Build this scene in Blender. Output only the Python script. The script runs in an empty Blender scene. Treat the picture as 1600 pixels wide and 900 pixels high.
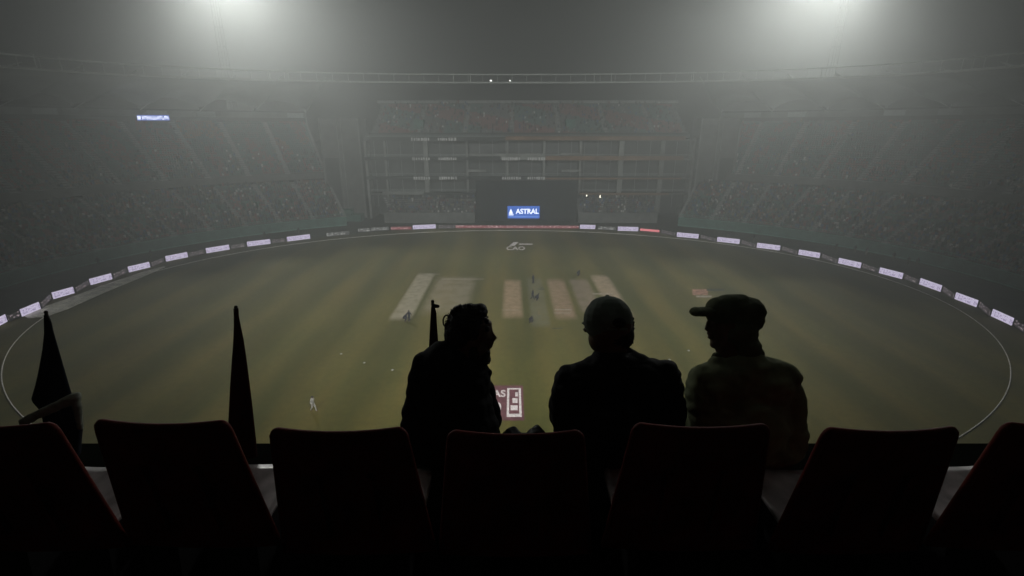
import bpy, bmesh, math, random
from mathutils import Vector, Matrix, noise
import numpy as np
random.seed(7); RS = np.random.RandomState(11)
PI = math.pi
sc = bpy.context.scene
COL = sc.collection

# ------------------------------------------------------------------ camera
FPX, HC = 760.0, 28.0
TH = math.atan(250 / FPX)
cam_d = bpy.data.cameras.new('camera')
cam_d.sensor_width = 36; cam_d.lens = 36 * FPX / 1600
cam_d.clip_start = 0.05; cam_d.clip_end = 3000
cam = bpy.data.objects.new('camera', cam_d); COL.objects.link(cam)
cam.location = (0, 0, HC); cam.rotation_euler = (PI / 2 - TH, 0, 0)
sc.camera = cam

# ------------------------------------------------------------------ world: a black foggy night sky
w = bpy.data.worlds.new('World'); sc.world = w; w.use_nodes = True
nt = w.node_tree; nt.nodes.clear()
sky = nt.nodes.new('ShaderNodeTexSky'); sky.sky_type = 'NISHITA'; sky.sun_disc = False
sky.sun_elevation = math.radians(-4); sky.sun_rotation = math.radians(200)
bg = nt.nodes.new('ShaderNodeBackground'); bg.inputs[1].default_value = 0.01
wo = nt.nodes.new('ShaderNodeOutputWorld')
nt.links.new(sky.outputs[0], bg.inputs[0]); nt.links.new(bg.outputs[0], wo.inputs[0])

sc.view_settings.view_transform = 'Standard'; sc.view_settings.look = 'None'
sc.view_settings.exposure = 0.0; sc.view_settings.gamma = 1; sc.view_settings.use_curve_mapping = False
cy = sc.cycles
cy.max_bounces = 4; cy.diffuse_bounces = 2; cy.glossy_bounces = 2; cy.transmission_bounces = 2
cy.volume_bounces = 0; cy.transparent_max_bounces = 8; cy.use_denoising = True
cy.sample_clamp_indirect = 4.0; cy.caustics_reflective = False; cy.caustics_refractive = False

# ------------------------------------------------------------------ helpers
def ray(u, v):
    x = u - 800; vv = 450 - v
    return Vector((x, FPX * math.cos(TH) + vv * math.sin(TH), -FPX * math.sin(TH) + vv * math.cos(TH)))
def at(u, v, Y):                     # a surveyed point: seen at u, v and known to lie Y metres ahead
    r = ray(u, v); return Vector((0, 0, HC)) + r * (Y / r.y)
def gp(u, v, z=0.0):                 # a surveyed point lying on the level z
    r = ray(u, v); return Vector((0, 0, HC)) + r * ((z - HC) / r.z)
def near(u, v, d):                   # a point d metres along the view axis
    return Vector((0, 0, HC)) + ray(u, v) * (d / FPX)
CX, CY, RA, RB = -0.7, 83.7, 74.3, 54.3
def oval(phi, s, z=0.0):
    return Vector((CX + (RA + s) * math.cos(phi), CY + (RB + s) * math.sin(phi), z))
def rad(d): return math.radians(d)

def tag(o, label=None, cat=None, group=None, kind=None):
    if label: o['label'] = label
    if cat: o['category'] = cat
    if group: o['group'] = group
    if kind: o['kind'] = kind
    return o
def empty(name, loc=(0, 0, 0), rz=0.0, **k):
    o = bpy.data.objects.new(name, None); COL.objects.link(o)
    o.location = loc; o.rotation_euler = (0, 0, rz); o.empty_display_size = 0.3
    return tag(o, **k)
def link(name, me, mat=None, parent=None, smooth=False, **k):
    o = bpy.data.objects.new(name, me); COL.objects.link(o)
    if mat: me.materials.append(mat)
    if parent: o.parent = parent
    if smooth: me.polygons.foreach_set('use_smooth', [True] * len(me.polygons))
    return tag(o, **k)

class MB:
    """collects shapes of one mesh"""
    def __init__(s): s.v = []; s.f = []; s.c = []
    def add(s, vs, fs, col=None):
        n = len(s.v); s.v += [tuple(x) for x in vs]; s.f += [tuple(i + n for i in f) for f in fs]
        if col is not None: s.c += [col] * len(vs)
    def box(s, c, d, R=None, col=None):
        c = Vector(c); vs = []
        for z in (-.5, .5):
            for x, y in ((-.5, -.5), (.5, -.5), (.5, .5), (-.5, .5)):
                p = Vector((x * d[0], y * d[1], z * d[2]))
                if R is not None: p = R @ p
                vs.append(c + p)
        s.add(vs, [(3, 2, 1, 0), (4, 5, 6, 7), (0, 1, 5, 4), (1, 2, 6, 5), (2, 3, 7, 6), (3, 0, 4, 7)], col)
    def hexa(s, b, t, col=None):     # four bottom and four top corners
        s.add(list(b) + list(t), [(3, 2, 1, 0), (4, 5, 6, 7), (0, 1, 5, 4), (1, 2, 6, 5), (2, 3, 7, 6), (3, 0, 4, 7)], col)
    def tube(s, pts, rs, n=8, caps=True):
        pts = [Vector(p) for p in pts]
        if not hasattr(rs, '__len__'): rs = [rs] * len(pts)
        vs = []; fs = []
        for i, p in enumerate(pts):
            t = (pts[min(i + 1, len(pts) - 1)] - pts[max(i - 1, 0)]).normalized()
            a = t.cross(Vector((0, 0, 1)))
            if a.length < 1e-3: a = t.cross(Vector((1, 0, 0)))
            a.normalize(); b = t.cross(a)
            for k in range(n):
                an = 2 * PI * k / n
                vs.append(p + (a * math.cos(an) + b * math.sin(an)) * rs[i])
        for i in range(len(pts) - 1):
            for k in range(n):
                k2 = (k + 1) % n
                fs.append((i * n + k, i * n + k2, (i + 1) * n + k2, (i + 1) * n + k))
        if caps:
            fs.append(tuple(range(n - 1, -1, -1))); m = (len(pts) - 1) * n
            fs.append(tuple(range(m, m + n)))
        s.add(vs, fs)
    def ball(s, c, r, R=None, n=12, m=8):
        c = Vector(c); r = (r, r, r) if not hasattr(r, '__len__') else r
        vs = []; fs = []
        def T(p):
            p = Vector((p[0] * r[0], p[1] * r[1], p[2] * r[2]))
            return c + (R @ p if R is not None else p)
        vs.append(T((0, 0, -1)))
        for j in range(1, m):
            ph = -PI / 2 + PI * j / m
            for k in range(n):
                th = 2 * PI * k / n
                vs.append(T((math.cos(ph) * math.cos(th), math.cos(ph) * math.sin(th), math.sin(ph))))
        vs.append(T((0, 0, 1)))
        for k in range(n):
            k2 = (k + 1) % n
            fs.append((0, 1 + k2, 1 + k))
            for j in range(m - 2):
                fs.append((1 + j * n + k, 1 + j * n + k2, 1 + (j + 1) * n + k2, 1 + (j + 1) * n + k))
            t = 1 + (m - 2) * n
            fs.append((t + k, t + k2, len(vs) - 1))
        s.add(vs, fs)
    def cap(s, a, b, ra, rb, n=14):  # a tapered limb with round ends
        a = Vector(a); b = Vector(b); d = (b - a); L = d.length or 1e-6; d.normalize()
        pts = []; rs = []
        for i in range(5):
            t = -1 + i / 4; pts.append(a + d * (ra * t)); rs.append(max(ra * math.sqrt(max(0, 1 - t * t)), ra * .05))
        for i in range(1, 4):
            pts.append(a.lerp(b, i / 4)); rs.append(ra + (rb - ra) * i / 4)
        for i in range(5):
            t = i / 4; pts.append(b + d * (rb * t)); rs.append(max(rb * math.sqrt(max(0, 1 - t * t)), rb * .05))
        s.tube(pts, rs, n)
    def mesh(s, name='m'):
        me = bpy.data.meshes.new(name); me.from_pydata(s.v, [], s.f)
        if s.c and len(s.c) == len(s.v):
            a = me.color_attributes.new('col', 'FLOAT_COLOR', 'POINT')
            arr = np.ones((len(s.v), 4), np.float32); arr[:, :3] = np.array(s.c, np.float32)
            a.data.foreach_set('color', arr.ravel())
        me.update(); return me
    def build(s, name, mat, parent=None, smooth=False, **k):
        return link(name, s.mesh(name), mat, parent, smooth, **k)
    def melt(s, name, mat, parent=None, voxel=0.008, smooth=6, wrinkle=0.0, wsize=0.08, **k):
        """fuse the shapes into one continuous skin"""
        o = link(name, s.mesh(name))
        m = o.modifiers.new('r', 'REMESH'); m.mode = 'VOXEL'; m.voxel_size = voxel
        m = o.modifiers.new('s', 'SMOOTH'); m.iterations = smooth; m.factor = .5
        dg = bpy.context.evaluated_depsgraph_get(); dg.update()
        me = bpy.data.meshes.new_from_object(o.evaluated_get(dg))
        bpy.data.objects.remove(o)
        if wrinkle:
            n = len(me.vertices); co = np.empty(n * 3, np.float32); me.vertices.foreach_get('co', co); co = co.reshape(-1, 3)
            nn = np.empty(n * 3, np.float32); me.vertices.foreach_get('normal', nn); nn = nn.reshape(-1, 3)
            d = np.array([noise.noise(Vector((p[0] / wsize, p[1] / wsize, p[2] / (wsize * .45)))) for p in co])
            co = co + nn * (d * wrinkle)[:, None]; me.vertices.foreach_set('co', co.astype(np.float32).ravel())
        return link(name, me, mat, parent, True, **k)

# ------------------------------------------------------------------ materials
def mat(name, col, rough=0.7, spec=0.3, var=0.25, scale=3.0, bump=0.0, emit=None, estr=0.0, metal=0.0, attr=False, coat=0.0):
    m = bpy.data.materials.new(name); m.use_nodes = True; t = m.node_tree; N = t.nodes; L = t.links
    b = N['Principled BSDF']; b.inputs['Roughness'].default_value = rough
    b.inputs['Specular IOR Level'].default_value = spec; b.inputs['Metallic'].default_value = metal
    b.inputs['Coat Weight'].default_value = coat
    tc = N.new('ShaderNodeTexCoord'); no = N.new('ShaderNodeTexNoise')
    no.inputs['Scale'].default_value = scale; no.inputs['Detail'].default_value = 5
    L.new(tc.outputs['Object'], no.inputs['Vector'])
    mr = N.new('ShaderNodeMapRange'); mr.inputs[1].default_value = .3; mr.inputs[2].default_value = .7
    mr.inputs[3].default_value = 1 - var; mr.inputs[4].default_value = 1 + var
    L.new(no.outputs[0], mr.inputs[0])
    mx = N.new('ShaderNodeVectorMath'); mx.operation = 'SCALE'
    if attr:
        at_ = N.new('ShaderNodeAttribute'); at_.attribute_name = 'col'; L.new(at_.outputs['Color'], mx.inputs[0])
    else: mx.inputs[0].default_value = col
    L.new(mr.outputs[0], mx.inputs['Scale']); L.new(mx.outputs[0], b.inputs['Base Color'])
    if bump:
        bp = N.new('ShaderNodeBump'); bp.inputs['Strength'].default_value = bump; bp.inputs['Distance'].default_value = .02
        L.new(no.outputs[0], bp.inputs['Height']); L.new(bp.outputs[0], b.inputs['Normal'])
    if emit:
        b.inputs['Emission Color'].default_value = (*emit, 1); b.inputs['Emission Strength'].default_value = estr
    return m

def grass_nodes(t, tint=(1, 1, 1)):
    N = t.nodes; L = t.links
    tc = N.new('ShaderNodeTexCoord')
    geo = N.new('ShaderNodeNewGeometry')
    big = N.new('ShaderNodeTexNoise'); big.inputs['Scale'].default_value = .035; big.inputs['Detail'].default_value = 4
    mid = N.new('ShaderNodeTexNoise'); mid.inputs['Scale'].default_value = .35; mid.inputs['Detail'].default_value = 6
    mp = N.new('ShaderNodeMapping'); mp.inputs['Scale'].default_value = (1.0, .12, 1)
    L.new(geo.outputs['Position'], mp.inputs[0]); L.new(geo.outputs['Position'], big.inputs[0]); L.new(mp.outputs[0], mid.inputs[0])
    fine = N.new('ShaderNodeTexNoise'); fine.inputs['Scale'].default_value = 1.3; fine.inputs['Detail'].default_value = 8; fine.inputs['Roughness'].default_value = .7
    L.new(geo.outputs['Position'], fine.inputs[0])
    sx = N.new('ShaderNodeSeparateXYZ'); L.new(geo.outputs['Position'], sx.inputs[0])
    # mowing stripes run along the pitch, about five metres wide, wobbling a little
    a = N.new('ShaderNodeMath'); a.operation = 'MULTIPLY_ADD'; L.new(mid.outputs[0], a.inputs[0]); a.inputs[1].default_value = 1.1
    L.new(sx.outputs[0], a.inputs[2])
    a2 = N.new('ShaderNodeMath'); a2.operation = 'MULTIPLY'; L.new(a.outputs[0], a2.inputs[0]); a2.inputs[1].default_value = PI / 4.6
    s1 = N.new('ShaderNodeMath'); s1.operation = 'SINE'; L.new(a2.outputs[0], s1.inputs[0])
    s2 = N.new('ShaderNodeMapRange'); L.new(s1.outputs[0], s2.inputs[0]); s2.inputs[1].default_value = -.7; s2.inputs[2].default_value = .7
    r = N.new('ShaderNodeValToRGB'); L.new(mid.outputs[0], r.inputs[0])
    r.color_ramp.elements[0].position = .34; r.color_ramp.elements[0].color = (.088, .083, .020, 1)
    r.color_ramp.elements[1].position = .68; r.color_ramp.elements[1].color = (.126, .100, .024, 1)
    mxs = N.new('ShaderNodeMixRGB'); mxs.blend_type = 'MULTIPLY'; L.new(r.outputs[0], mxs.inputs[1]); mxs.inputs[2].default_value = (.70, .76, .70, 1)
    L.new(s2.outputs[0], mxs.inputs[0])
    rb = N.new('ShaderNodeMapRange'); L.new(big.outputs[0], rb.inputs[0]); rb.inputs[1].default_value = .3; rb.inputs[2].default_value = .7
    rb.inputs[3].default_value = .82; rb.inputs[4].default_value = 1.16
    rf = N.new('ShaderNodeMapRange'); L.new(fine.outputs[0], rf.inputs[0]); rf.inputs[1].default_value = .3; rf.inputs[2].default_value = .7
    rf.inputs[3].default_value = .78; rf.inputs[4].default_value = 1.2
    mu = N.new('ShaderNodeMath'); mu.operation = 'MULTIPLY'; L.new(rb.outputs[0], mu.inputs[0]); L.new(rf.outputs[0], mu.inputs[1])
    v = N.new('ShaderNodeVectorMath'); v.operation = 'SCALE'; L.new(mxs.outputs[0], v.inputs[0]); L.new(mu.outputs[0], v.inputs['Scale'])
    return v.outputs[0], geo.outputs['Position'], fine.outputs[0]
def grass_mat(name, over=None, edge=0.5, rect=None, amt=1.0, nscale=.9):
    """turf; with `over`, a worn strip whose soil shows through the turf, ragged at its edges"""
    m = bpy.data.materials.new(name); m.use_nodes = True; t = m.node_tree; N = t.nodes; L = t.links
    b = N['Principled BSDF']; b.inputs['Roughness'].default_value = .85; b.inputs['Specular IOR Level'].default_value = .15
    g, pos, fine = grass_nodes(t)
    if over is None:
        L.new(g, b.inputs['Base Color']); return m
    x0, x1, y0, y1 = rect
    sx = N.new('ShaderNodeSeparateXYZ'); L.new(pos, sx.inputs[0])
    def edgemask(sock, lo, hi, soft):
        c = N.new('ShaderNodeMath'); c.operation = 'SUBTRACT'; L.new(sock, c.inputs[0]); c.inputs[1].default_value = (lo + hi) / 2
        a = N.new('ShaderNodeMath'); a.operation = 'ABSOLUTE'; L.new(c.outputs[0], a.inputs[0])
        r = N.new('ShaderNodeMapRange'); L.new(a.outputs[0], r.inputs[0]); h = (hi - lo) / 2
        r.inputs[1].default_value = h; r.inputs[2].default_value = h - soft; r.inputs[3].default_value = 0; r.inputs[4].default_value = 1
        return r.outputs[0]
    m1 = edgemask(sx.outputs[0], x0, x1, edge); m2 = edgemask(sx.outputs[1], y0, y1, edge * 3)
    mu = N.new('ShaderNodeMath'); mu.operation = 'MULTIPLY'; L.new(m1, mu.inputs[0]); L.new(m2, mu.inputs[1])
    no = N.new('ShaderNodeTexNoise'); no.inputs['Scale'].default_value = nscale; no.inputs['Detail'].default_value = 7
    L.new(pos, no.inputs[0])
    rr = N.new('ShaderNodeMapRange'); L.new(no.outputs[0], rr.inputs[0]); rr.inputs[1].default_value = .3; rr.inputs[2].default_value = .6
    rr.inputs[3].default_value = .45; rr.inputs[4].default_value = 1
    mu2 = N.new('ShaderNodeMath'); mu2.operation = 'MULTIPLY'; L.new(mu.outputs[0], mu2.inputs[0]); L.new(rr.outputs[0], mu2.inputs[1])
    mu3 = N.new('ShaderNodeMath'); mu3.operation = 'MULTIPLY'; L.new(mu2.outputs[0], mu3.inputs[0]); mu3.inputs[1].default_value = amt
    mx = N.new('ShaderNodeMixRGB'); L.new(mu3.outputs[0], mx.inputs[0]); L.new(g, mx.inputs[1]); mx.inputs[2].default_value = (*over, 1)
    L.new(mx.outputs[0], b.inputs['Base Color']); return m

M = {}
M['turf'] = grass_mat('turf')
M['ground'] = mat('dark_ground', (.045, .05, .04), .95, .1, .3, .15)
M['track'] = mat('perimeter_turf', (.052, .056, .04), .9, .1, .35, .3)
M['rope'] = mat('rope_white', (.75, .72, .68), .6)
M['crease'] = mat('crease_paint', (.30, .26, .21), .8, .1, .45, 3)
M['disc'] = mat('marker_plastic', (.26, .26, .23), .6)
M['sheet'] = mat('sheet_canvas', (.82, .80, .68), .7, .2, .3, .8)
M['concrete'] = mat('concrete', (.13, .135, .13), .85, .2, .25, .5)
M['aisle'] = mat('aisle_concrete', (.3, .31, .3), .85, .2, .15, .5)
M['teal'] = mat('teal_paint', (.07, .17, .14), .6, .3, .3, .6)
M['tealrail'] = mat('teal_rail', (.14, .32, .26), .5, .4, .2, .6)
M['seats'] = mat('stadium_seats', (.2, .1, .1), .5, .4, .15, .2, attr=True)
M['crowd'] = mat('crowd_clothes', (.2, .1, .1), .85, .2, .15, .5, attr=True)
M['steel'] = mat('galvanised_steel', (.42, .45, .43), .45, .5, .12, .5, metal=.3)
M['steelpale'] = mat('pale_painted_steel', (.52, .55, .53), .6, .3, .1, .5)
M['maststeel'] = mat('dark_mast_steel', (.03, .032, .032), .8, .2, .2, .5)
M['membrane'] = mat('roof_membrane', (.3, .34, .33), .7, .3, .2, .05)
M['standfascia'] = mat('stand_fascia', (.13, .15, .14), .7, .3, .3, .25)
M['fascia'] = mat('pale_fascia', (.20, .21, .20), .7, .3, .3, .25)
M['darkwall'] = mat('dark_wall', (.035, .04, .04), .8, .3, .3, .3)
M['glassdark'] = mat('dark_glazing', (.06, .065, .065), .25, .5, .2, .4)
M['orange'] = mat('ochre_fascia', (.19, .115, .07), .7, .3, .3, .3)
M['letters'] = mat('letters_pale', (.6, .6, .6), .6)
M['screen'] = mat('sight_screen_cloth', (.018, .021, .022), .9, .1, .2, .2)
M['black'] = mat('black_metal', (.015, .015, .016), .5, .4, .2, 4)
M['paintw'] = mat('turf_paint_white', (.62, .56, .56), .8, .1, .2, 2)
M['paintr'] = mat('turf_paint_maroon', (.13, .055, .065), .8, .1, .3, 1.5)

# ------------------------------------------------------------------ ground sheets
def sheet_ring(name, s0, s1, z, m, n=180, phis=(0, 360), **k):
    b = MB(); vs = []
    for i in range(n + 1):
        ph = rad(phis[0] + (phis[1] - phis[0]) * i / n)
        vs += [oval(ph, s0, z), oval(ph, s1, z)]
    b.add(vs, [(2 * i, 2 * i + 1, 2 * i + 3, 2 * i + 2) for i in range(n)])
    return b.build(name, m, **k)
b = MB(); b.add([(-900, -700, -.02), (900, -700, -.02), (900, 1100, -.02), (-900, 1100, -.02)], [(0, 1, 2, 3)])
b.build('ground', M['ground'], kind='structure')
b = MB(); n = 180; b.add([oval(2 * PI * i / n, 5.5, 0) for i in range(n)], [tuple(range(n))])
b.build('playing_field', M['turf'], kind='structure')
sheet_ring('perimeter_track', 5.4, 18.3, -.006, M['track'], kind='structure')
def strip(x0, x1, y0, y1, col, edge, amt, z, ns=.9):
    b = MB(); b.add([(x0, y0, z), (x1, y0, z), (x1, y1, z), (x0, y1, z)], [(0, 1, 2, 3)])
    b.build('pitch_strip', grass_mat('worn_strip', col, edge, (x0, x1, y0, y1), amt, ns), kind='structure')
strip(-19.3, -15.3, 68.8, 95.2, (.40, .35, .27), .7, .62, .004)
strip(-15.2, -6.5, 70.5, 93.5, (.26, .22, .16), 1.4, .6, .004, .5)
strip(-1.8, 2.0, 69.5, 91, (.38, .26, .175), .8, .66, .004)
strip(2.6, 6.0, 66, 92, (.13, .13, .09), .6, .6, .004)
strip(6.4, 10.4, 69, 91.5, (.32, .21, .155), .8, .62, .004)
strip(10.8, 15.0, 72, 91.5, (.24, .18, .15), .8, .6, .004, .5)
strip(15.3, 19.4, 70, 94, (.42, .31, .23), .8, .62, .004)
def patch(u0, v0, u1, v1, m, z=.008, name='turf_mark_or_shadow'):
    b = MB(); b.add([gp(u0, v1, z), gp(u1, v1, z), gp(u1, v0, z), gp(u0, v0, z)], [(0, 1, 2, 3)])
    return b.build(name, m, kind='structure')
for a in ((867, 483.2, 893, 484.6), (865, 488.5, 892, 489.4), (690, 435.6, 756, 436.4), (926, 458.4, 958, 460), (784, 484, 814, 484.6),
          (663, 428, 688, 428.6)):
    patch(*a, M['crease'])
M['clay'] = mat('clay_repair', (.3, .17, .12), .9, .1, .4, 1.2)
M['dk_cover_shadow'] = mat('dark_cover_and_shadow', (.045, .05, .035), .9, .1, .3, 1.2)
patch(1082, 452, 1106, 461, M['clay']); patch(1104, 451, 1132, 454.5, M['dk_cover_shadow']); patch(1088, 462, 1112, 464.5, M['crease'])
for a in ((841, 451, 851, 452.6), (862, 512.5, 879, 514), (845, 448.5, 849, 449.5)): patch(*a, M['dk_cover_shadow'])  # flat dark patches; the first is a shadow painted on the turf
# boundary rope, lying on the turf; its far side nearly vanishes
b = MB(); pts = [oval(2 * PI * i / 240, 0, .05) for i in range(241)]
b.tube(pts, .055, 6, caps=False); b.build('boundary_rope', M['rope'], label='thin white boundary rope curving round the whole playing field', cat='rope')
# the pale canvas folded along the left boundary
b = MB(); outer = [gp(u, v, .03) for u, v in ((36, 493), (62, 482), (100, 469), (158, 447), (217, 427), (258, 416))]
inner = [gp(u, v, .03) for u, v in ((44, 497.5), (72, 495), (108, 482), (166, 456), (220, 434), (258, 417.5))]
vs = []; random.seed(3)
K = 6
for i in range(len(outer) - 1):
    for j in range(K):
        t = j / K
        for q in (outer, inner):
            p = q[i].lerp(q[i + 1], t); vs.append(p + Vector((0, 0, random.uniform(0, .12))))
vs += [outer[-1], inner[-1]]; nn = len(vs) // 2
b.add(vs, [(2 * i, 2 * i + 1, 2 * i + 3, 2 * i + 2) for i in range(nn - 1)])
lo = [Vector((v.x, v.y, .006)) for v in vs]; b.add(lo, [(2 * i + 2, 2 * i + 3, 2 * i + 1, 2 * i) for i in range(nn - 1)])
b.build('ground_sheet', M['sheet'], label='pale canvas sheet folded along the left boundary under the glowing boards', cat='ground sheet')

# text helper
def text_mesh(s, size=1.0, extrude=0.0, bold=0.0):
    c = bpy.data.curves.new('t', 'FONT'); c.body = s; c.size = size; c.align_x = 'CENTER'; c.align_y = 'CENTER'
    c.extrude = extrude; c.offset = bold
    o = bpy.data.objects.new('t', c); COL.objects.link(o)
    dg = bpy.context.evaluated_depsgraph_get(); dg.update()
    me = bpy.data.meshes.new_from_object(o.evaluated_get(dg)); bpy.data.objects.remove(o)
    return me
def text(s, M4, size, matl, name='lettering', parent=None, extrude=0.01, bold=0.0, sx=1.0, **k):
    me = text_mesh(s, size, extrude, bold); me.transform(M4 @ Matrix.Diagonal((sx, 1, 1, 1)))
    return link(name, me, matl, parent, **k)
# sponsor paint on the near turf
root = empty('turf_logo', (-.9, 45.8, .006), label='maroon and white sponsor logo painted on the turf beside the bearded man', cat='painted logo')
def flat(x0, x1, y0, y1, z, m, name, par):
    b = MB(); b.add([(x0, y0, z), (x1, y0, z), (x1, y1, z), (x0, y1, z)], [(0, 1, 2, 3)]); return b.build(name, m, par)
flat(-2.9, 2.15, -3.4, 3.6, 0, M['paintr'], 'backing', root)
b = MB()
for x0, x1, y0, y1 in ((.35, .6, -2.8, 3.0), (1.65, 1.9, -2.8, 3.0), (.6, 1.65, 2.7, 3.0), (.6, 1.65, -2.8, -2.2), (.75, 1.5, -1.55, -.6), (.95, 1.5, -.15, .85), (1.25, 1.55, 1.2, 2.1)):
    b.add([(x0, y0, .006), (x1, y0, .006), (x1, y1, .006), (x0, y1, .006)], [(0, 1, 2, 3)])
b.build('emblem', M['paintw'], root)
text('HAS', Matrix.Translation((-.95, 1.75, .006)), 2.0, M['paintw'], parent=root, extrude=0, bold=.05, sx=.62)
text('20', Matrix.Translation((-1.05, -1.1, .006)), 2.7, M['paintw'], parent=root, extrude=0, bold=.06, sx=.62)
root = empty('turf_logo', (1.6, 118.5, .006), label='small white sponsor logo painted on the turf near the far boundary', cat='painted logo')
text('CAO', Matrix.Translation((-.7, -2.4, 0)), 5.0, M['paintw'], parent=root, extrude=0, bold=.08, sx=.42)
b = MB(); b.add([(-2.3, .4, 0), (-1.2, 4.6, 0), (.1, 4.6, 0), (-1.0, .4, 0)], [(0, 1, 2, 3)])
b.add([(.2, 1.6, 0), (3.6, 1.6, 0), (3.6, 2.9, 0), (.2, 2.9, 0)], [(0, 1, 2, 3)]); b.build('emblem', M['paintw'], root)

# ------------------------------------------------------------------ floodlight towers (they carry the scene's light)
M['lens'] = mat('lamp_lens', (.8, .8, .8), .3, emit=(.95, 1, .97), estr=6)
def tower(x, y, h, aim, power, label, angle=150):
    t = empty('floodlight_tower', (x, y, 0), label=label, cat='floodlight tower', group='floodlight towers round the ground')
    b = MB(); m = 1.6; n = 14
    for sx, sy in ((-1, -1), (1, -1), (1, 1), (-1, 1)):
        b.tube([(sx * m, sy * m, 0), (sx * .7, sy * .7, h - 4)], .075, 6)
    for i in range(n):
        z0 = (h - 4) * i / n; z1 = (h - 4) * (i + 1) / n; w0 = m + (.7 - m) * i / n; w1 = m + (.7 - m) * (i + 1) / n
        cs = [(-1, -1), (1, -1), (1, 1), (-1, 1)]
        for k in range(4):
            a = cs[k]; c = cs[(k + 1) % 4]
            b.tube([(a[0] * w0, a[1] * w0, z0), (c[0] * w1, c[1] * w1, z1)], .03, 4)
            b.tube([(a[0] * w1, a[1] * w1, z1), (c[0] * w1, c[1] * w1, z1)], .05, 4)
    b.build('lattice_mast', M['maststeel'], t)
    P = Vector((x, y, h)); d = (Vector(aim) - P).normalized()
    q = d.to_track_quat('-Z', 'Y').to_matrix()
    b = MB(); W, Hh = 11, 7
    for i in range(8): b.box(q @ Vector((0, -Hh / 2 + Hh * i / 7, .35)) + Vector((0, 0, h)), (W, .12, .12), q)
    for i in (-1, 0, 1): b.box(q @ Vector((i * W / 3, 0, .5)) + Vector((0, 0, h)), (.15, Hh, .15), q)
    b.box((0, 0, h - 3.4), (1.6, 1.6, 1.2)); b.build('lamp_rack', M['maststeel'], t)
    hs = MB(); ls = MB()
    for i in range(8):
        for j in range(12):
            c = q @ Vector((-W / 2 + W * (j + .5) / 12, -Hh / 2 + Hh * i / 7, 0)) + Vector((0, 0, h))
            hs.box(c + q @ Vector((0, 0, .12)), (.62, .62, .3), q); ls.box(c + q @ Vector((0, 0, -.045)), (.5, .5, .02), q)
    hs.build('lamp_housings', M['black'], t); ls.build('lamp_lenses', M['lens'], t)
    L = bpy.data.lights.new('floodlight', 'SPOT'); L.energy = power; L.color = (1, 1, .96)
    L.spot_size = rad(angle); L.spot_blend = 1.0; L.shadow_soft_size = 5.0
    o = bpy.data.objects.new('floodlight_lamp', L); COL.objects.link(o); o.parent = t
    o.location = Vector((0, 0, h)) + d * 1.2; o.rotation_euler = d.to_track_quat('-Z', 'Y').to_euler()
pl = at(316, -108, 190); pr = at(1340, -108, 190)
PW = 650000; AIM = 50
tower(pl.x, pl.y, pl.z, (-25, 85, 0), PW, 'tall lattice floodlight tower glowing in the fog behind the left stand', AIM)
tower(pr.x, pr.y, pr.z, (25, 85, 0), PW, 'tall lattice floodlight tower glowing in the fog behind the right stand', AIM)
tower(-34, -34, 66, (10, 110, 0), PW * .83, 'tall lattice floodlight tower behind the near end, to the left of the camera stand', 54)
tower(34, -34, 66, (-10, 110, 0), PW * .83, 'tall lattice floodlight tower behind the near end, to the right of the camera stand', 54)

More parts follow.
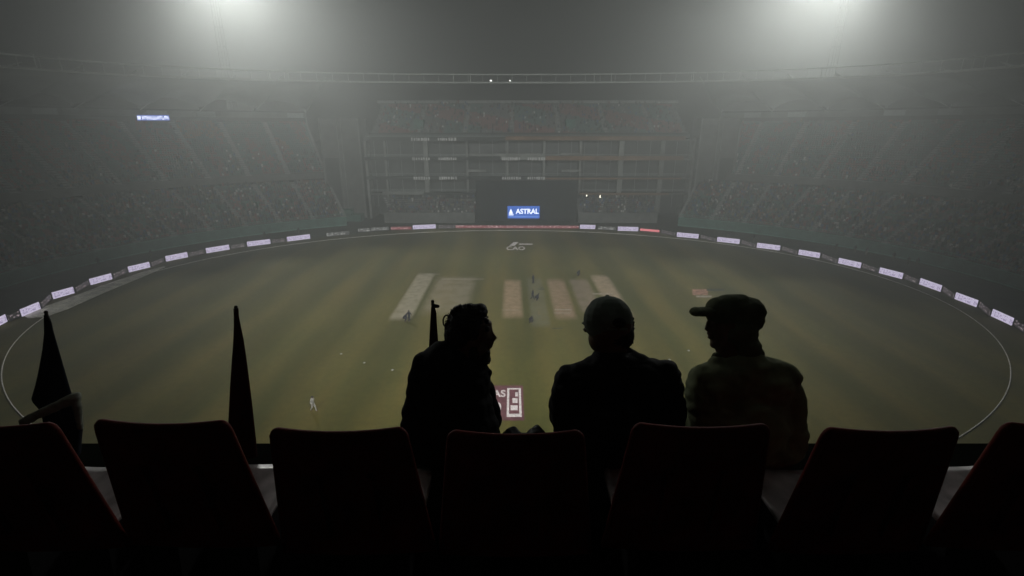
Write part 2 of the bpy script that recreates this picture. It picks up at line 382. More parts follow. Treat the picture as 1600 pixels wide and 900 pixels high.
# ------------------------------------------------------------------ the curved grandstands
LOW = (19.2, 38.0, 2.6, 11.8, 23)      # s0, s1, z0, z1, rows
UPP = (40.0, 62.0, 14.2, 30.0, 27)
def rowdef(T, i):
    s0, s1, z0, z1, n = T; return s0 + (s1 - s0) * i / n, z0 + (z1 - z0) * i / n
def grandstand(side, p0, p1, label):
    g = empty('grandstand', oval(rad((p0 + p1) / 2), 19, 0), label=label, cat='grandstand', group='curved grandstands')
    org = Vector(g.location)
    n = 90; phs = [rad(p0 + (p1 - p0) * i / n) for i in range(n + 1)]
    def prof(ps, name, m):                       # sweep a closed-less profile [(s,z)...] round the oval
        b = MB(); vs = []; k = len(ps)
        for ph in phs: vs += [oval(ph, s, z) - org for s, z in ps]
        fs = []
        for i in range(n):
            for j in range(k - 1): fs.append((i * k + j, (i + 1) * k + j, (i + 1) * k + j + 1, i * k + j + 1))
        # close both ends of the sweep
        fs.append(tuple(range(k))); fs.append(tuple(reversed(range(n * k, n * k + k))))
        b.add(vs, fs); return b.build(name, m, g)
    for T, nm in ((LOW, 'lower_terrace'), (UPP, 'upper_terrace')):
        s0, s1, z0, z1, r = T; ps = [(s0, 0.0 if T is LOW else z0 - 2.2)]
        for i in range(r):
            s, z = rowdef(T, i); s2, z2 = rowdef(T, i + 1); ps += [(s, z), (s2, z)]
        ps += [(s1, z1), (s1 + .4, z1), (s1 + .4, 0.0 if T is LOW else z1 - 3), (s0, 0.0 if T is LOW else z0 - 2.2)]
        prof(ps, nm, M['concrete'])
    prof([(38.4, 11.8), (40.6, 11.8), (40.6, 14), (40.3, 14), (40.3, 12.2), (38.4, 12)], 'concourse', M['darkwall'])
    # pitch-side wall with its two teal rails
    prof([(18.4, 0), (18.4, 2.5), (18.8, 2.5), (18.8, 0)], 'pitch_wall', M['teal'])
    b = MB()
    for s, z, r_ in ((18.6, 2.62, .09), (18.35, .25, .14)): b.tube([oval(p, s, z) - org for p in phs], r_, 5)
    b.tube([oval(p, 18.6, 3.6) - org for p in phs], .05, 5)
    for i in range(0, n * 2): b.tube([oval(rad(p0 + (p1 - p0) * i / (2 * n)), 18.6, 2.5) - org, oval(rad(p0 + (p1 - p0) * i / (2 * n)), 18.6, 3.6) - org], .035, 4)
    b.build('wall_rail', M['tealrail'], g)
    # back wall, dark openings above the last row and the pale fascia with its hoarding panels
    prof([(62.4, 0), (62.4, 33.5), (63.0, 33.5), (63.0, 0)], 'back_wall', M['darkwall'])
    prof([(61.6, 31.3), (61.6, 33.1), (62.2, 33.1), (62.2, 31.3)], 'fascia', M['standfascia'])
    # radial aisles with a pale stair, and the vomitories
    na = 13; da = (p1 - p0) / na
    for i in range(na + 1):
        ph = p0 + da * i + (0 if 0 < i < na else (.25 if i == 0 else -.25))
        for T in (LOW, UPP):
            hw = .75; b = MB()
            a = (oval(rad(ph + .5), 30) - oval(rad(ph - .5), 30)).normalized()
            for j in range(T[4]):
                for q in (0, 1):
                    s, z = rowdef(T, j + q * .5); s2, _ = rowdef(T, j + (q + 1) * .5)
                    dz = (T[3] - T[2]) / T[4] / 2
                    p = oval(rad(ph), s, 0) - org; p2 = oval(rad(ph), s2, 0) - org
                    z0 = T[2] + (T[3] - T[2]) * j / T[4]
                    zz = z0 + dz * (q) + .04
                    b.hexa([p - a * hw + Vector((0, 0, z0 - .1)), p + a * hw + Vector((0, 0, z0 - .1)), p2 + a * hw + Vector((0, 0, z0 - .1)), p2 - a * hw + Vector((0, 0, z0 - .1))],
                           [p - a * hw + Vector((0, 0, zz)), p + a * hw + Vector((0, 0, zz)), p2 + a * hw + Vector((0, 0, zz)), p2 - a * hw + Vector((0, 0, zz))])
            b.build('stairway', M['aisle'], g)
    for i in range(na):
        ph = p0 + da * (i + .5); b = MB()
        for (T, j0) in ((LOW, 8),):
            s, z = rowdef(T, j0); a = (oval(rad(ph + .5), s) - oval(rad(ph - .5), s)).normalized(); o_ = (oval(rad(ph), s + 1) - oval(rad(ph), s)).normalized()
            R = Matrix((a, o_, Vector((0, 0, 1)))).transposed()
            c = oval(rad(ph), s + 1.2, z) - org
            for sx in (-1, 1): b.box(c + a * sx * 1.6 + Vector((0, 0, .9)), (.25, 3.4, 2.6), R)
            b.box(c + o_ * 1.6 + Vector((0, 0, 1.0)), (3.0, .25, 2.8), R); b.box(c + Vector((0, 0, -.2)), (3.0, 3.2, .6), R)
        b.build('vomitory', M['teal'], g)
    # seats: far too many and too faint to count
    b = MB()
    pal = dict(red=(.24, .085, .08), teal=(.06, .155, .145), orange=(.26, .14, .07), grey=(.13, .14, .14))
    for T in (LOW, UPP):
        for i in range(T[4]):
            s, z = rowdef(T, i + .55); z = T[2] + (T[3] - T[2]) * i / T[4]
            L = math.hypot(RA + s, RB + s) / math.sqrt(2) * rad(p1 - p0); k = int(L / .62)
            for q in range(k):
                f = (q + .5) / k; ph = p0 + (p1 - p0) * f
                aa = (ph - p0) / da; fr = aa - math.floor(aa)
                if fr < .055 or fr > .945: continue
                sec = int(aa)
                key = (['red', 'teal', 'orange', 'teal', 'red', 'grey', 'teal'])[(sec * 3 + (1 if T is UPP else 0) + (i // 9)) % 7]
                q_ = noise.noise(Vector((ph * .45, s * .11, 5.5)))
                if q_ > .12: key = 'red'
                elif q_ < -.16: key = 'teal'
                if RS.rand() < .3: key = ('grey', 'teal', 'grey')[RS.randint(3)]
                c = pal[key]; j = .8 + .4 * RS.rand(); c = (c[0] * j, c[1] * j, c[2] * j)
                p = oval(rad(ph), s, z) - org; o_ = (oval(rad(ph), s + 1) - oval(rad(ph), s)).normalized(); a = Vector((-o_.y, o_.x, 0))
                q0 = p - a * .24; q1 = p + a * .24; U = Vector((0, 0, 1))
                b.add([q0 - o_ * .36 + U * .43, q1 - o_ * .36 + U * .43, q1 + U * .40, q0 + U * .40, q1 + o_ * .1 + U * .82, q0 + o_ * .1 + U * .82,
                       q0 - o_ * .36 + U * .36, q1 - o_ * .36 + U * .36, q1 + o_ * .04 + U * .33, q0 + o_ * .04 + U * .33, q1 + o_ * .15 + U * .80, q0 + o_ * .15 + U * .80],
                      [(0, 1, 2, 3), (3, 2, 4, 5), (6, 9, 8, 7), (9, 11, 10, 8), (0, 6, 7, 1), (5, 4, 10, 11), (1, 7, 8, 2), (2, 8, 10, 4), (0, 3, 9, 6), (3, 5, 11, 9)], c)
    b.build('seating', M['seats'], g, kind='stuff')
    # hoarding panels on the fascia
    for i in range(int(na * 2)):
        if i % 3 == 2: continue
        ph = rad(p0 + (p1 - p0) * (i + .5) / (na * 2)); b = MB()
        o_ = (oval(ph, 61) - oval(ph, 60)).normalized(); a = Vector((-o_.y, o_.x, 0)); R = Matrix((a, o_, Vector((0, 0, 1)))).transposed()
        b.box(oval(ph, 61.45, 32.2) - org, (5.2, .16, 1.5), R)
        b.build('fascia_panel', M['standfascia'] if i % 2 else M['membrane'], g)
    # the tension roof: raking struts, scalloped membrane bays, inner double ring
    ns = 11; db = (p1 - p0) / ns
    def ringz(ph): return 40.2 + 2.3 * max(0, math.sin(ph)) ** 2
    for i in range(ns):
        b = MB(); vs = []; K, J = 12, 8
        for j in range(J + 1):
            t = j / J
            for k in range(K + 1):
                u = k / K; ph = rad(p0 + db * (i + u)); e = 1 - (2 * u - 1) ** 2
                s = 63 - 32 * t - 5 * e * t * t
                z = 34.2 + 2.6 * e * (1 - t) + (ringz(ph) - 1.2 - 34.2) * t - 1.5 * math.sin(PI * t) * (1 - e)
                vs.append(oval(ph, s, z) - org)
        nv = len(vs); vs += [v + Vector((0, 0, .06)) for v in vs]; W = K + 1; fs = []
        for j in range(J):
            for k in range(K):
                q = (j * W + k, j * W + k + 1, (j + 1) * W + k + 1, (j + 1) * W + k); fs.append(q); fs.append(tuple(x + nv for x in reversed(q)))
        b.add(vs, fs); b.build('roof_membrane', M['membrane'], g, smooth=True)
    b = MB()
    for i in range(ns + 1):
        ph = rad(p0 + db * i)
        b.tube([oval(ph, 62.7, 30) - org, oval(ph, 62.7, 36) - org], .3, 6)
        b.tube([oval(ph, 62.7, 34.5) - org, oval(ph, 25, ringz(ph)) - org], .16, 5)
        b.tube([oval(ph, 62.7, 33) - org, oval(ph, 50, 35.6) - org], .12, 5)
    b.build('roof_strut', M['steel'], g)
    return g
grandstand('l', 122, 200, 'left curved grandstand of red and teal seats under a membrane roof, filled with spectators')
grandstand('r', -20, 57, 'right curved grandstand of red and teal seats under a membrane roof, filled with spectators')

# the inner tension ring of the roof: one thing round the ground
def ringz(ph): return 40.2 + 2.3 * max(0, math.sin(ph)) ** 2
rg = empty('roof_ring', (0, 0, 0), label='pale double-rail catwalk ring hanging round the ground below the floodlight glow', cat='roof ring')
N_ = 96
phs = [rad(-25 + 250 * i / N_) for i in range(N_ + 1)]
b = MB(); b.tube([oval(p, 25, ringz(p) + 1.15) for p in phs], .2, 6); b.build('upper_rail', M['steelpale'], rg)
b = MB(); b.tube([oval(p, 25, ringz(p) - 1.15) for p in phs], .26, 6); b.build('lower_rail', M['steelpale'], rg)
for i, p in enumerate(phs): b = MB(); b.tube([oval(p, 25, ringz(p) - 1.15), oval(p, 25, ringz(p) + 1.15)], .07, 4); b.build('ring_post', M['steelpale'], rg)
b = MB()
for p in (97, 100, 128, 131, 160, 163, 75, 72, 58, 38, 36, 18):
    q = rad(p)
    b.tube([oval(q, 25, ringz(q) - 1), oval(q, 25, ringz(q) + 1.6)], .13, 5)
b.build('cable_clamp', M['steelpale'], rg)
M['lampdim'] = mat('ring_lamp', (.8, .8, .8), .4, emit=(1, 1, .95), estr=2)
for u, e in ((767, .36), (797, .27)):
    p = at(u, 126, 163); b = MB(); b.ball(p, (e, .3, e * .7)); b.build('ring_lamp', M['lampdim'], rg)

# ------------------------------------------------------------------ the crowd, one mass of thousands
def crowd():
    b = MB()
    cols = [(.03, .03, .035), (.05, .06, .09), (.1, .1, .1), (.25, .25, .24), (.5, .5, .48), (.18, .04, .04), (.04, .10, .22), (.06, .12, .1), (.14, .11, .08), (.22, .2, .12)]
    wts = np.array([20, 14, 12, 9, 5, 6, 10, 8, 8, 4], float); wts /= wts.sum()
    def person(p, o_, stand):
        a = Vector((-o_.y, o_.x, 0)); U = Vector((0, 0, 1)); c = cols[RS.choice(len(cols), p=wts)]
        h = RS.uniform(-.05, .08) + (.42 if stand else 0); z = U * .40
        w0 = .19; w1 = RS.uniform(.2, .26)
        b.hexa([p + z - a * w0 - o_ * .3, p + z + a * w0 - o_ * .3, p + z + a * w0 + o_ * .02, p + z - a * w0 + o_ * .02],
               [p + U * (.98 + h) - a * w1 - o_ * .16, p + U * (.98 + h) + a * w1 - o_ * .16, p + U * (.98 + h) + a * w1 + o_ * .02, p + U * (.98 + h) - a * w1 + o_ * .02], c)
        q = p + U * (1.13 + h) - o_ * .08; r = .115; s = RS.choice([0, 0, 1])
        hc = (.14, .08, .055) if s else (.025, .02, .018)
        b.add([q + U * r * 1.2, q - U * r * 1.2, q + a * r, q - a * r, q + o_ * r, q - o_ * r],
              [(0, 2, 4), (0, 4, 3), (0, 3, 5), (0, 5, 2), (1, 4, 2), (1, 3, 4), (1, 5, 3), (1, 2, 5)], hc)
    for p0, p1 in ((122, 200), (-20, 57)):
        da = (p1 - p0) / 13
        for T, dens in ((LOW, .72), (UPP, .22)):
            for i in range(T[4]):
                s, _ = rowdef(T, i + .5); z = T[2] + (T[3] - T[2]) * i / T[4]
                L = math.hypot(RA + s, RB + s) / math.sqrt(2) * rad(p1 - p0); k = int(L / .62)
                for q in range(k):
                    ph = p0 + (p1 - p0) * (q + .5) / k; aa = (ph - p0) / da; fr = aa - math.floor(aa)
                    if fr < .055 or fr > .945: continue
                    nz = noise.noise(Vector((ph * .35, i * .25, 3.1 if T is LOW else 9.7)))
                    dd = dens * (1 + 1.2 * nz)
                    if T is UPP: dd *= max(.15, 1.7 - i / 9)
                    if RS.rand() < dd:
                        pp = oval(rad(ph), s, z); person(pp, (oval(rad(ph), s + 1) - oval(rad(ph), s)).normalized(), RS.rand() < .12)
    # pavilion seats
    for x0, x1, y0, z0, rows, dz, dy, dens in ((-39, -12, 150, 2.2, 9, .55, .8, .6), (21, 44, 150, 2.2, 9, .55, .8, .6), (-44, 55, 161.5, 26.0, 22, .46, .85, .18)):
        for r in range(rows):
            x = x0
            while x < x1:
                x += .62
                if RS.rand() < dens: person(Vector((x, y0 + r * dy + .4, z0 + r * dz)), Vector((0, 1, 0)), RS.rand() < .1)
    o = b.build('crowd', M['crowd'], label='dense crowd of spectators filling the lower rows of the stands', cat='crowd', kind='stuff')
crowd()

# ------------------------------------------------------------------ the pavilion facing the camera
pv = empty('pavilion', (5, 158, 0), label='five-storey pavilion with glazed boxes and pale columns behind the far boundary', cat='pavilion')
def pb(name, m, boxes, **k):
    b = MB()
    for x0, x1, y0, y1, z0, z1 in boxes:
        b.box(((x0 + x1) / 2 - 5, (y0 + y1) / 2 - 158, (z0 + z1) / 2), (x1 - x0, y1 - y0, z1 - z0))
    return b.build(name, m, pv, **k)
XL, XR = -46, 57
pb('back_wall', M['darkwall'], [(XL, XR, 166, 166.5, 0, 24.6)])
for z in (8.1, 13.0, 18.9, 24.7):
    pb('floor_slab', M['concrete'], [(XL, XR, 158, 166, z - .5, z)])
for i, (z0, z1) in enumerate(((8.1, 12.5), (13.0, 18.4), (18.9, 24.2), (3.2, 7.6))):
    pb('glazing', M['glassdark'], [(XL + .4, XR - .4, 161.5, 161.6, z0, z1)])
    for x in np.arange(XL + 2, XR, 4.2): pb('mullion', M['membrane'], [(x - .05, x + .05, 161.3, 161.45, z0, z1)])
for z in (8.1, 13.0, 18.9, 24.7):
    for dz_ in (.75, 1.15): pb('handrail', M['membrane'], [(XL + .5, XR - .5, 157.9, 158.0, z + dz_, z + dz_ + .1)])
colx = [(u - 800) / FPX * 155.5 for u in (606, 668, 731, 793, 849, 905, 967, 1030)]
for i, x in enumerate(colx):
    wd = .7 if i in (1, 6, 7) else .32
    z0 = 8.1 if 1 < i < 6 else 2.0
    pb('column', M['fascia'], [(x - wd, x + wd, 157.6, 158.5, z0, 24.2)])
for x in (XL + .3, XR - .3): pb('end_fin', M['fascia'], [(x - .35, x + .35, 157.2, 166, 0, 25.2)])
def X(u): return (u - 800) / FPX * 155.5
for u0, u1, z, m, hh in ((575, 790, 24.7, 'darkwall', 1.1), (790, 1062, 24.9, 'orange', 1.2), (575, 783, 18.9, 'darkwall', 1.0), (783, 851, 19.1, 'fascia', 1.1), (851, 1062, 18.9, 'orange', 1.3),
                     (575, 1062, 13.0, 'darkwall', 1.0), (851, 1062, 13.05, 'orange', .5), (598, 662, 8.3, 'fascia', 1.0), (662, 745, 8.1, 'darkwall', .8), (905, 1045, 8.1, 'orange', .7)):
    pb('balcony_front', M[m], [(X(u0), X(u1), 157.0 - (.02 if m != 'darkwall' else 0) - (hh < .6) * .1, 157.5, z - .5, z - .5 + hh)])
for u0, u1, v in ((732, 760, 267), (876, 906, 267), (735, 850, 242), (875, 905, 241)):
    z = at(u0, v, 156).z; pb('screen_band', M['fascia'], [(X(u0), X(u1), 156.4, 156.7, z - .35, z + .35)])
MT = Matrix.Rotation(PI / 2, 4, 'X')
def lett(s, u, z, size, matl, parent, y=156.85, off=(5, 158), sx=1.0, bold=.02, **k):
    return text(s, Matrix.Translation((X(u) - off[0], y - off[1], z)) @ MT, size, matl, parent=parent, bold=bold, sx=sx, **k)
for z in (24.7, 18.85, 12.95):          # worn lettering on the balcony fronts: unreadable strokes
    b = MB()
    for (u0, u1) in ((648, 673), (688, 716)) + (((785, 812), (824, 849)) if z < 20 else ()):
        x = X(u0)
        while x < X(u1):
            wd = RS.uniform(.25, .6); b.box((x + wd / 2 - 5, 156.85 - 158, z), (wd, .06, RS.uniform(.7, 1.0))); x += wd + RS.uniform(.08, .35)
    b.build('lettering', M['letters'], pv)
# open upper deck
ud = [(161 + i * .85, 25.5 + i * .46) for i in range(23)]
b = MB()
for y, z in ud: b.box((.5, y + .45 - 158, z - .25), (XR - XL - 2, .9, .5))
b.build('upper_deck', M['concrete'], pv)
b = MB()
for i, (y, z) in enumerate(ud[:-1]):
    x = XL + 3
    while x < XR - 3:
        x += .62
        if any(abs(x - ax) < 1 for ax in (-30, -15, 0, 15, 30, 45)): continue
        c = (.2, .07, .065) if math.sin(x * .13 + i * .3) > .2 else ((.06, .13, .12) if math.sin(x * .3) > -.2 else (.1, .11, .11))
        b.box((x - 5, y + .7 - 158, z + .55), (.46, .07, .5), None, c); b.box((x - 5, y + .45 - 158, z + .4), (.46, .4, .06), None, c)
b.build('seating', M['seats'], pv, kind='stuff')
for ax in (-30, -15, 0, 15, 30, 45):
    b = MB()
    for y, z in ud[:-1]: b.box((ax - 5, y + .4 - 158, z + .1), (1.3, .8, .2))
    b.build('stairway', M['aisle'], pv)
for u in (653, 892):
    pb('deck_opening', M['teal'], [(X(u) - 1.5, X(u) + 1.5, 165, 169, 26.5, 30.6)])
pb('deck_parapet', M['darkwall'], [(XL + 1, XR - 1, 160.6, 160.9, 25, 26.6)])
b = MB()
pb('roof_rail', M['aisle'], [(XL - 1, XR + 1, 181, 181.6, 36.3, 37.1)])
pb('deck_wall', M['concrete'], [(XL, XR, 181.6, 182, 0, 36.6)])
# lower enclosure left and right of the sight screen
for x0, x1 in ((-39.5, -11.5), (20.5, 45)):
    b = MB()
    for r in range(9): b.box(((x0 + x1) / 2 - 5, 150 + r * .8 + .4 - 158, (2.2 + r * .55) / 2), (x1 - x0, .8, 2.2 + r * .55))
    b.box(((x0 + x1) / 2 - 5, 149.8 - 158, 1.6), (x1 - x0, .3, 3.2)); b.build('lower_enclosure', M['concrete'], pv)
for x in (-37, -20, 27, 38):
    b = MB()
    for r in range(9): b.box((x + (r * .45 if x < 0 else -r * .3) * (1 if x < 0 else 1) * -1 - 5, 150 + r * .8 + .4 - 158, 2.3 + r * .55), (.8, .8, .35))
    b.build('stairway', M['aisle'], pv)
M['lampw'] = mat('balcony_lamp', (.8, .8, .8), .4, emit=(1, .95, .75), estr=4)
for u, v, r in ((916, 305, .36), (938, 307, .38)):
    p = at(u, v, 157.2); b = MB(); b.ball(Vector((p.x - 5, p.y - 158, p.z)), (r, .25, r)); b.box((p.x - 5, p.y - 158 + .3, p.z + .4), (.2, .3, .6)); b.build('balcony_lamp', M['lampw'], pv)
pb('balcony_light_strip', mat('strip_lamp', (.8, .8, .8), .4, emit=(1, .98, .85), estr=1.3), [(X(951), X(960), 157, 157.2, 8.05, 8.2)])

# sight screen with the lit sponsor box at its foot
ss = empty('sight_screen', (4.5, 151, 0), label='large black sight screen behind the far boundary, a lit blue sign at its foot', cat='sight screen')
b = MB(); b.box((0, 0, 6.7), (31, .25, 12)); b.build('cloth', M['screen'], ss)
b = MB()
for x in np.linspace(-15.5, 15.5, 8): b.box((x, .35, 6.4), (.18, .3, 12.8))
for z in (.5, 12.75): b.box((0, .35, z), (31.4, .2, .2))
b.build('frame', M['black'], ss)
M['blue'] = mat('lit_blue', (.02, .06, .2), .5, emit=(.035, .13, .55), estr=1.15)
M['whitelit'] = mat('lit_white', (.8, .8, .8), .5, emit=(.72, .78, 1), estr=1.9)
M['blue2'] = mat('lit_blue_light', (.1, .2, .5), .5, emit=(.12, .26, .8), estr=1.0)
x0 = at(793, 330, 150).x; x1 = at(843, 330, 150).x; z0 = at(800, 341, 150).z; z1 = at(800, 322, 150).z
sg = empty('sponsor_sign', ((x0 + x1) / 2, 149.9, 0), label='lit blue sign reading ASTRAL in white at the foot of the sight screen', cat='sign')
W_ = x1 - x0; H_ = z1 - z0; zc = (z0 + z1) / 2
b = MB(); b.box((0, 0, zc), (W_, .3, H_)); b.build('panel', M['blue'], sg)
for x in (-W_ * .4, W_ * .4): b = MB(); b.box((x, .1, z0 / 2), (.15, .15, z0)); b.build('leg', M['black'], sg)
text('ASTRAL', Matrix.Translation((W_ * .115, -.17, zc + H_ * .06)) @ MT, H_ * .56, M['whitelit'], parent=sg, bold=.05, sx=.95)
b = MB(); b.add([(-W_ * .46, -.17, zc - H_ * .12), (-W_ * .33, -.17, zc - H_ * .12), (-W_ * .395, -.17, zc + H_ * .3)], [(0, 1, 2)])
b.add([(-W_ * .46, -.17, zc - H_ * .24), (-W_ * .31, -.17, zc - H_ * .24), (-W_ * .31, -.17, zc - H_ * .17), (-W_ * .46, -.17, zc - H_ * .17)], [(0, 1, 2, 3)])
b.build('emblem', M['whitelit'], sg)
b = MB(); b.box((0, -.17, zc - H_ * .36), (W_ * .92, .02, H_ * .08)); b.build('underline', M['blue2'], sg)

# stair towers between the curved stands and the pavilion
for x0, x1, lab in ((-60, -47.5, 'plain concrete stair tower with a tall dark opening left of the pavilion'), (58.5, 71, 'plain concrete stair tower with a tall dark opening right of the pavilion')):
    t = empty('stair_tower', ((x0 + x1) / 2, 160, 0), label=lab, cat='stair tower', group='stair towers beside the pavilion')
    s = 1 if x0 < 0 else -1; wd = x1 - x0
    b = MB(); b.box((0, 3, 15.5), (wd, 8, 31)); b.build('wall', M['concrete'], t)
    b = MB(); b.box((-s * wd * .27, -1.03, 10.5), (4.2, .1, 17)); b.build('opening', M['darkwall'], t)
    b = MB()
    for q in (-.48, -.05, .05, .48): b.box((q * wd, -1.2, 15.5), (.35, .3, 30.8))
    b.build('pilaster', M['fascia'], t)
    b = MB()
    for z in (2.0, 3.6): b.box((0, -6, z / 2), (wd, 4, z) if z < 3 else (wd * .5, 3, z))
    for q in range(7): b.box((random.uniform(-.4, .4) * wd, -8.05, random.uniform(2.2, 4.5)), (random.uniform(1.5, 4), .2, .16))
    b.build('camera_platform', M['teal'], t)
# small scoreboard on the left fascia
p0 = at(214.5, 184, 148); p1 = at(264.5, 184, 148)
sb = empty('ribbon_screen', ((p0 + p1) / 2).to_tuple(), math.atan2(*(oval(rad(140), 60) - oval(rad(143), 60)).yx) if False else 0, label='narrow lit blue screen with white writing high on the left grandstand', cat='screen')
L_ = (p1 - p0).length
b = MB(); b.box((0, 0, 0), (L_, .3, 1.5)); b.build('panel', mat('ribbon_blue', (.02, .03, .1), .5, emit=(.12, .17, .55), estr=1.1), sb)
b = MB(); x = -L_ / 2 + 1.6; b.box((-L_ / 2 + .65, -.17, 0), (.95, .04, .95))
while x < L_ / 2 - .3:
    wd = RS.uniform(.28, .5); k = RS.randint(3)
    b.box((x, -.17, 0), (.14, .04, .9)); b.box((x + wd - .1, -.17, (.1, -.2, 0)[k]), (.14, .04, (.7, .5, .9)[k])); b.box((x + wd / 2, -.17, (.4, -.4, 0)[k]), (wd, .04, .14)); x += wd + .25
b.build('lettering', M['whitelit'], sb)
b = MB()
for q in (-.4, .4): b.tube([(q * L_, .1, .5), (q * L_, 3.5, 1.8)], .1, 5)
b.build('bracket', M['steel'], sb)

# ------------------------------------------------------------------ glowing boards round the rope
def board_mat(name, bgc, fg, e_bg, e_fg, scale, dens):
    m = bpy.data.materials.new(name); m.use_nodes = True; t = m.node_tree; N = t.nodes; L = t.links
    b = N['Principled BSDF']; b.inputs['Base Color'].default_value = (.02, .02, .02, 1); b.inputs['Roughness'].default_value = .4
    tc = N.new('ShaderNodeTexCoord'); mp = N.new('ShaderNodeMapping'); mp.inputs['Scale'].default_value = (scale, 1, 3.2)
    L.new(tc.outputs['Object'], mp.inputs[0]); vo = N.new('ShaderNodeTexNoise'); vo.inputs['Scale'].default_value = 1; vo.inputs['Detail'].default_value = 2
    L.new(mp.outputs[0], vo.inputs['Vector'])
    r = N.new('ShaderNodeValToRGB'); r.color_ramp.interpolation = 'LINEAR'
    r.color_ramp.elements[0].position = dens; r.color_ramp.elements[0].color = (*[c * e_fg for c in fg], 1)
    r.color_ramp.elements[1].position = dens + .05; r.color_ramp.elements[1].color = (*[c * e_bg for c in bgc], 1)
    L.new(vo.outputs[0], r.inputs[0])
    # lettering keeps to the middle band of the board
    sx = N.new('ShaderNodeSeparateXYZ'); L.new(tc.outputs['Object'], sx.inputs[0])
    a = N.new('ShaderNodeMath'); a.operation = 'SUBTRACT'; L.new(sx.outputs[2], a.inputs[0]); a.inputs[1].default_value = .72
    a2 = N.new('ShaderNodeMath'); a2.operation = 'ABSOLUTE'; L.new(a.outputs[0], a2.inputs[0])
    a3 = N.new('ShaderNodeMath'); a3.operation = 'LESS_THAN'; L.new(a2.outputs[0], a3.inputs[0]); a3.inputs[1].default_value = .38
    mx = N.new('ShaderNodeMixRGB'); L.new(a3.outputs[0], mx.inputs[0]); mx.inputs[1].default_value = (*[c * e_bg for c in bgc], 1); L.new(r.outputs[0], mx.inputs[2])
    L.new(mx.outputs[0], b.inputs['Emission Color']); b.inputs['Emission Strength'].default_value = 1
    return m
BM = dict(white=board_mat('board_lilac', (.74, .67, .88), (.30, .24, .42), .9, 1.0, 3.4, .43),
          dark=board_mat('board_dark', (.012, .01, .011), (.38, .30, .33), 1.0, 1.0, 2.4, .40),
          red=board_mat('board_red', (.20, .035, .045), (.62, .42, .42), 1.0, 1.0, 1.6, .42),
          dim=board_mat('board_dim', (.03, .03, .03), (.5, .5, .48), 1.0, 1.0, 1.6, .42),
          redline=board_mat('board_red_line', (.10, .02, .025), (.9, .25, .28), 1.0, 1.0, .8, .66))
ORD = ['first', 'second', 'third', 'fourth', 'fifth', 'sixth', 'seventh', 'eighth', 'ninth', 'tenth', 'eleventh', 'twelfth', 'thirteenth', 'fourteenth', 'fifteenth',
       'sixteenth', 'seventeenth', 'eighteenth', 'nineteenth', 'twentieth', 'twenty-first', 'twenty-second', 'twenty-third', 'twenty-fourth', 'twenty-fifth']
WH = [(-14, 12, 518, 503.5), (35, 64, 496, 483.5), (84, 117, 468.5, 459), (142, 176, 446.5, 437), (202, 235, 426.5, 418.5), (260, 294, 409.5, 402.5), (323, 359, 396.5, 390.5),
      (387, 423, 386, 381.5), (449, 485, 378, 373.5), (645, 681, 359, 357.4), (906, 930, 358, 358.6), (965, 997, 361, 362), (1057, 1091, 370.5, 373.5), (1120, 1155, 378, 382), (1182, 1218, 387.5, 392),
      (1247, 1280, 398.5, 404), (1309, 1344, 412, 420), (1373, 1409, 427.5, 437), (1436, 1469, 445, 457), (1491, 1525, 468, 481), (1548, 1580, 495, 510), (1602, 1632, 521, 536)]
OT = [(611, 643, 359.6, 359, 'red'), (560, 578, 363.5, 362.5, 'dim'), (580, 608, 362, 360, 'dim'), (511, 546, 370.5, 367, 'dim'), (712, 904, 357, 357.6, 'red'), (684, 710, 358, 357.3, 'dark'),
      (934, 962, 359.5, 360.5, 'dim'), (1000, 1030, 362, 364.5, 'redline'), (1033, 1054, 365, 369.5, 'dark')]
def board(u0, u1, v0, v1, kind, label):
    a = gp(u0, v0); c = gp(u1, v1); mid = (a + c) / 2; d = (c - a); L_ = d.length; rz = math.atan2(d.y, d.x)
    t = empty('advertising_board', mid, rz, label=label, cat='advertising board', group='advertising boards round the boundary')
    h = dict(white=1.2, red=.8, redline=.8).get(kind, .95)
    b = MB(); b.box((0, 0, .12 + h / 2), (L_, .06, h - .02)); b.build('screen', BM[kind], t)
    b = MB(); b.box((0, .1, .12 + h / 2), (L_ + .06, .12, h + .06)); b.build('cabinet', M['black'], t)
    b = MB()
    for q in (-.42, 0, .42): b.hexa([(q * L_ - .05, .1, 0), (q * L_ + .05, .1, 0), (q * L_ + .05, .8, 0), (q * L_ - .05, .8, 0)], [(q * L_ - .05, .1, 1), (q * L_ + .05, .1, 1), (q * L_ + .05, .2, 1), (q * L_ - .05, .2, 1)])
    b.build('brace', M['black'], t)
for i, w_ in enumerate(WH): board(*w_, 'white', f'lilac-white glowing boundary board, {ORD[i]} white one counted from the left edge')
dk = [(WH[i][1] + 3, WH[i + 1][0] - 3, WH[i][3] - .4, WH[i + 1][2] + .4) for i in list(range(0, 8)) + list(range(12, 21))]
for i, w_ in enumerate(dk):
    board(*w_, 'dark', (f'dark boundary board with faint writing, {ORD[i]} dark one counted from the left edge' if i < 8 else f'dark boundary board with faint writing, {ORD[len(dk) - 1 - i]} dark one counted from the right edge'))
OL = ['short red lit board left of a white one below the pavilion', 'short dim board with white marks nearest the left stair tower', 'dim board with white dashes beside the short red board',
      'dim board with white letters right of the last left-arc white board', 'very long thin red lit board with white marks below the sight screen', 'dark board between the white board and the long red one',
      'dim board between two white boards right of the long red one', 'dark board with a red line right of the far white boards', 'short black board at the start of the right-hand arc']
for w_, l_ in zip(OT, OL): board(*w_, l_)

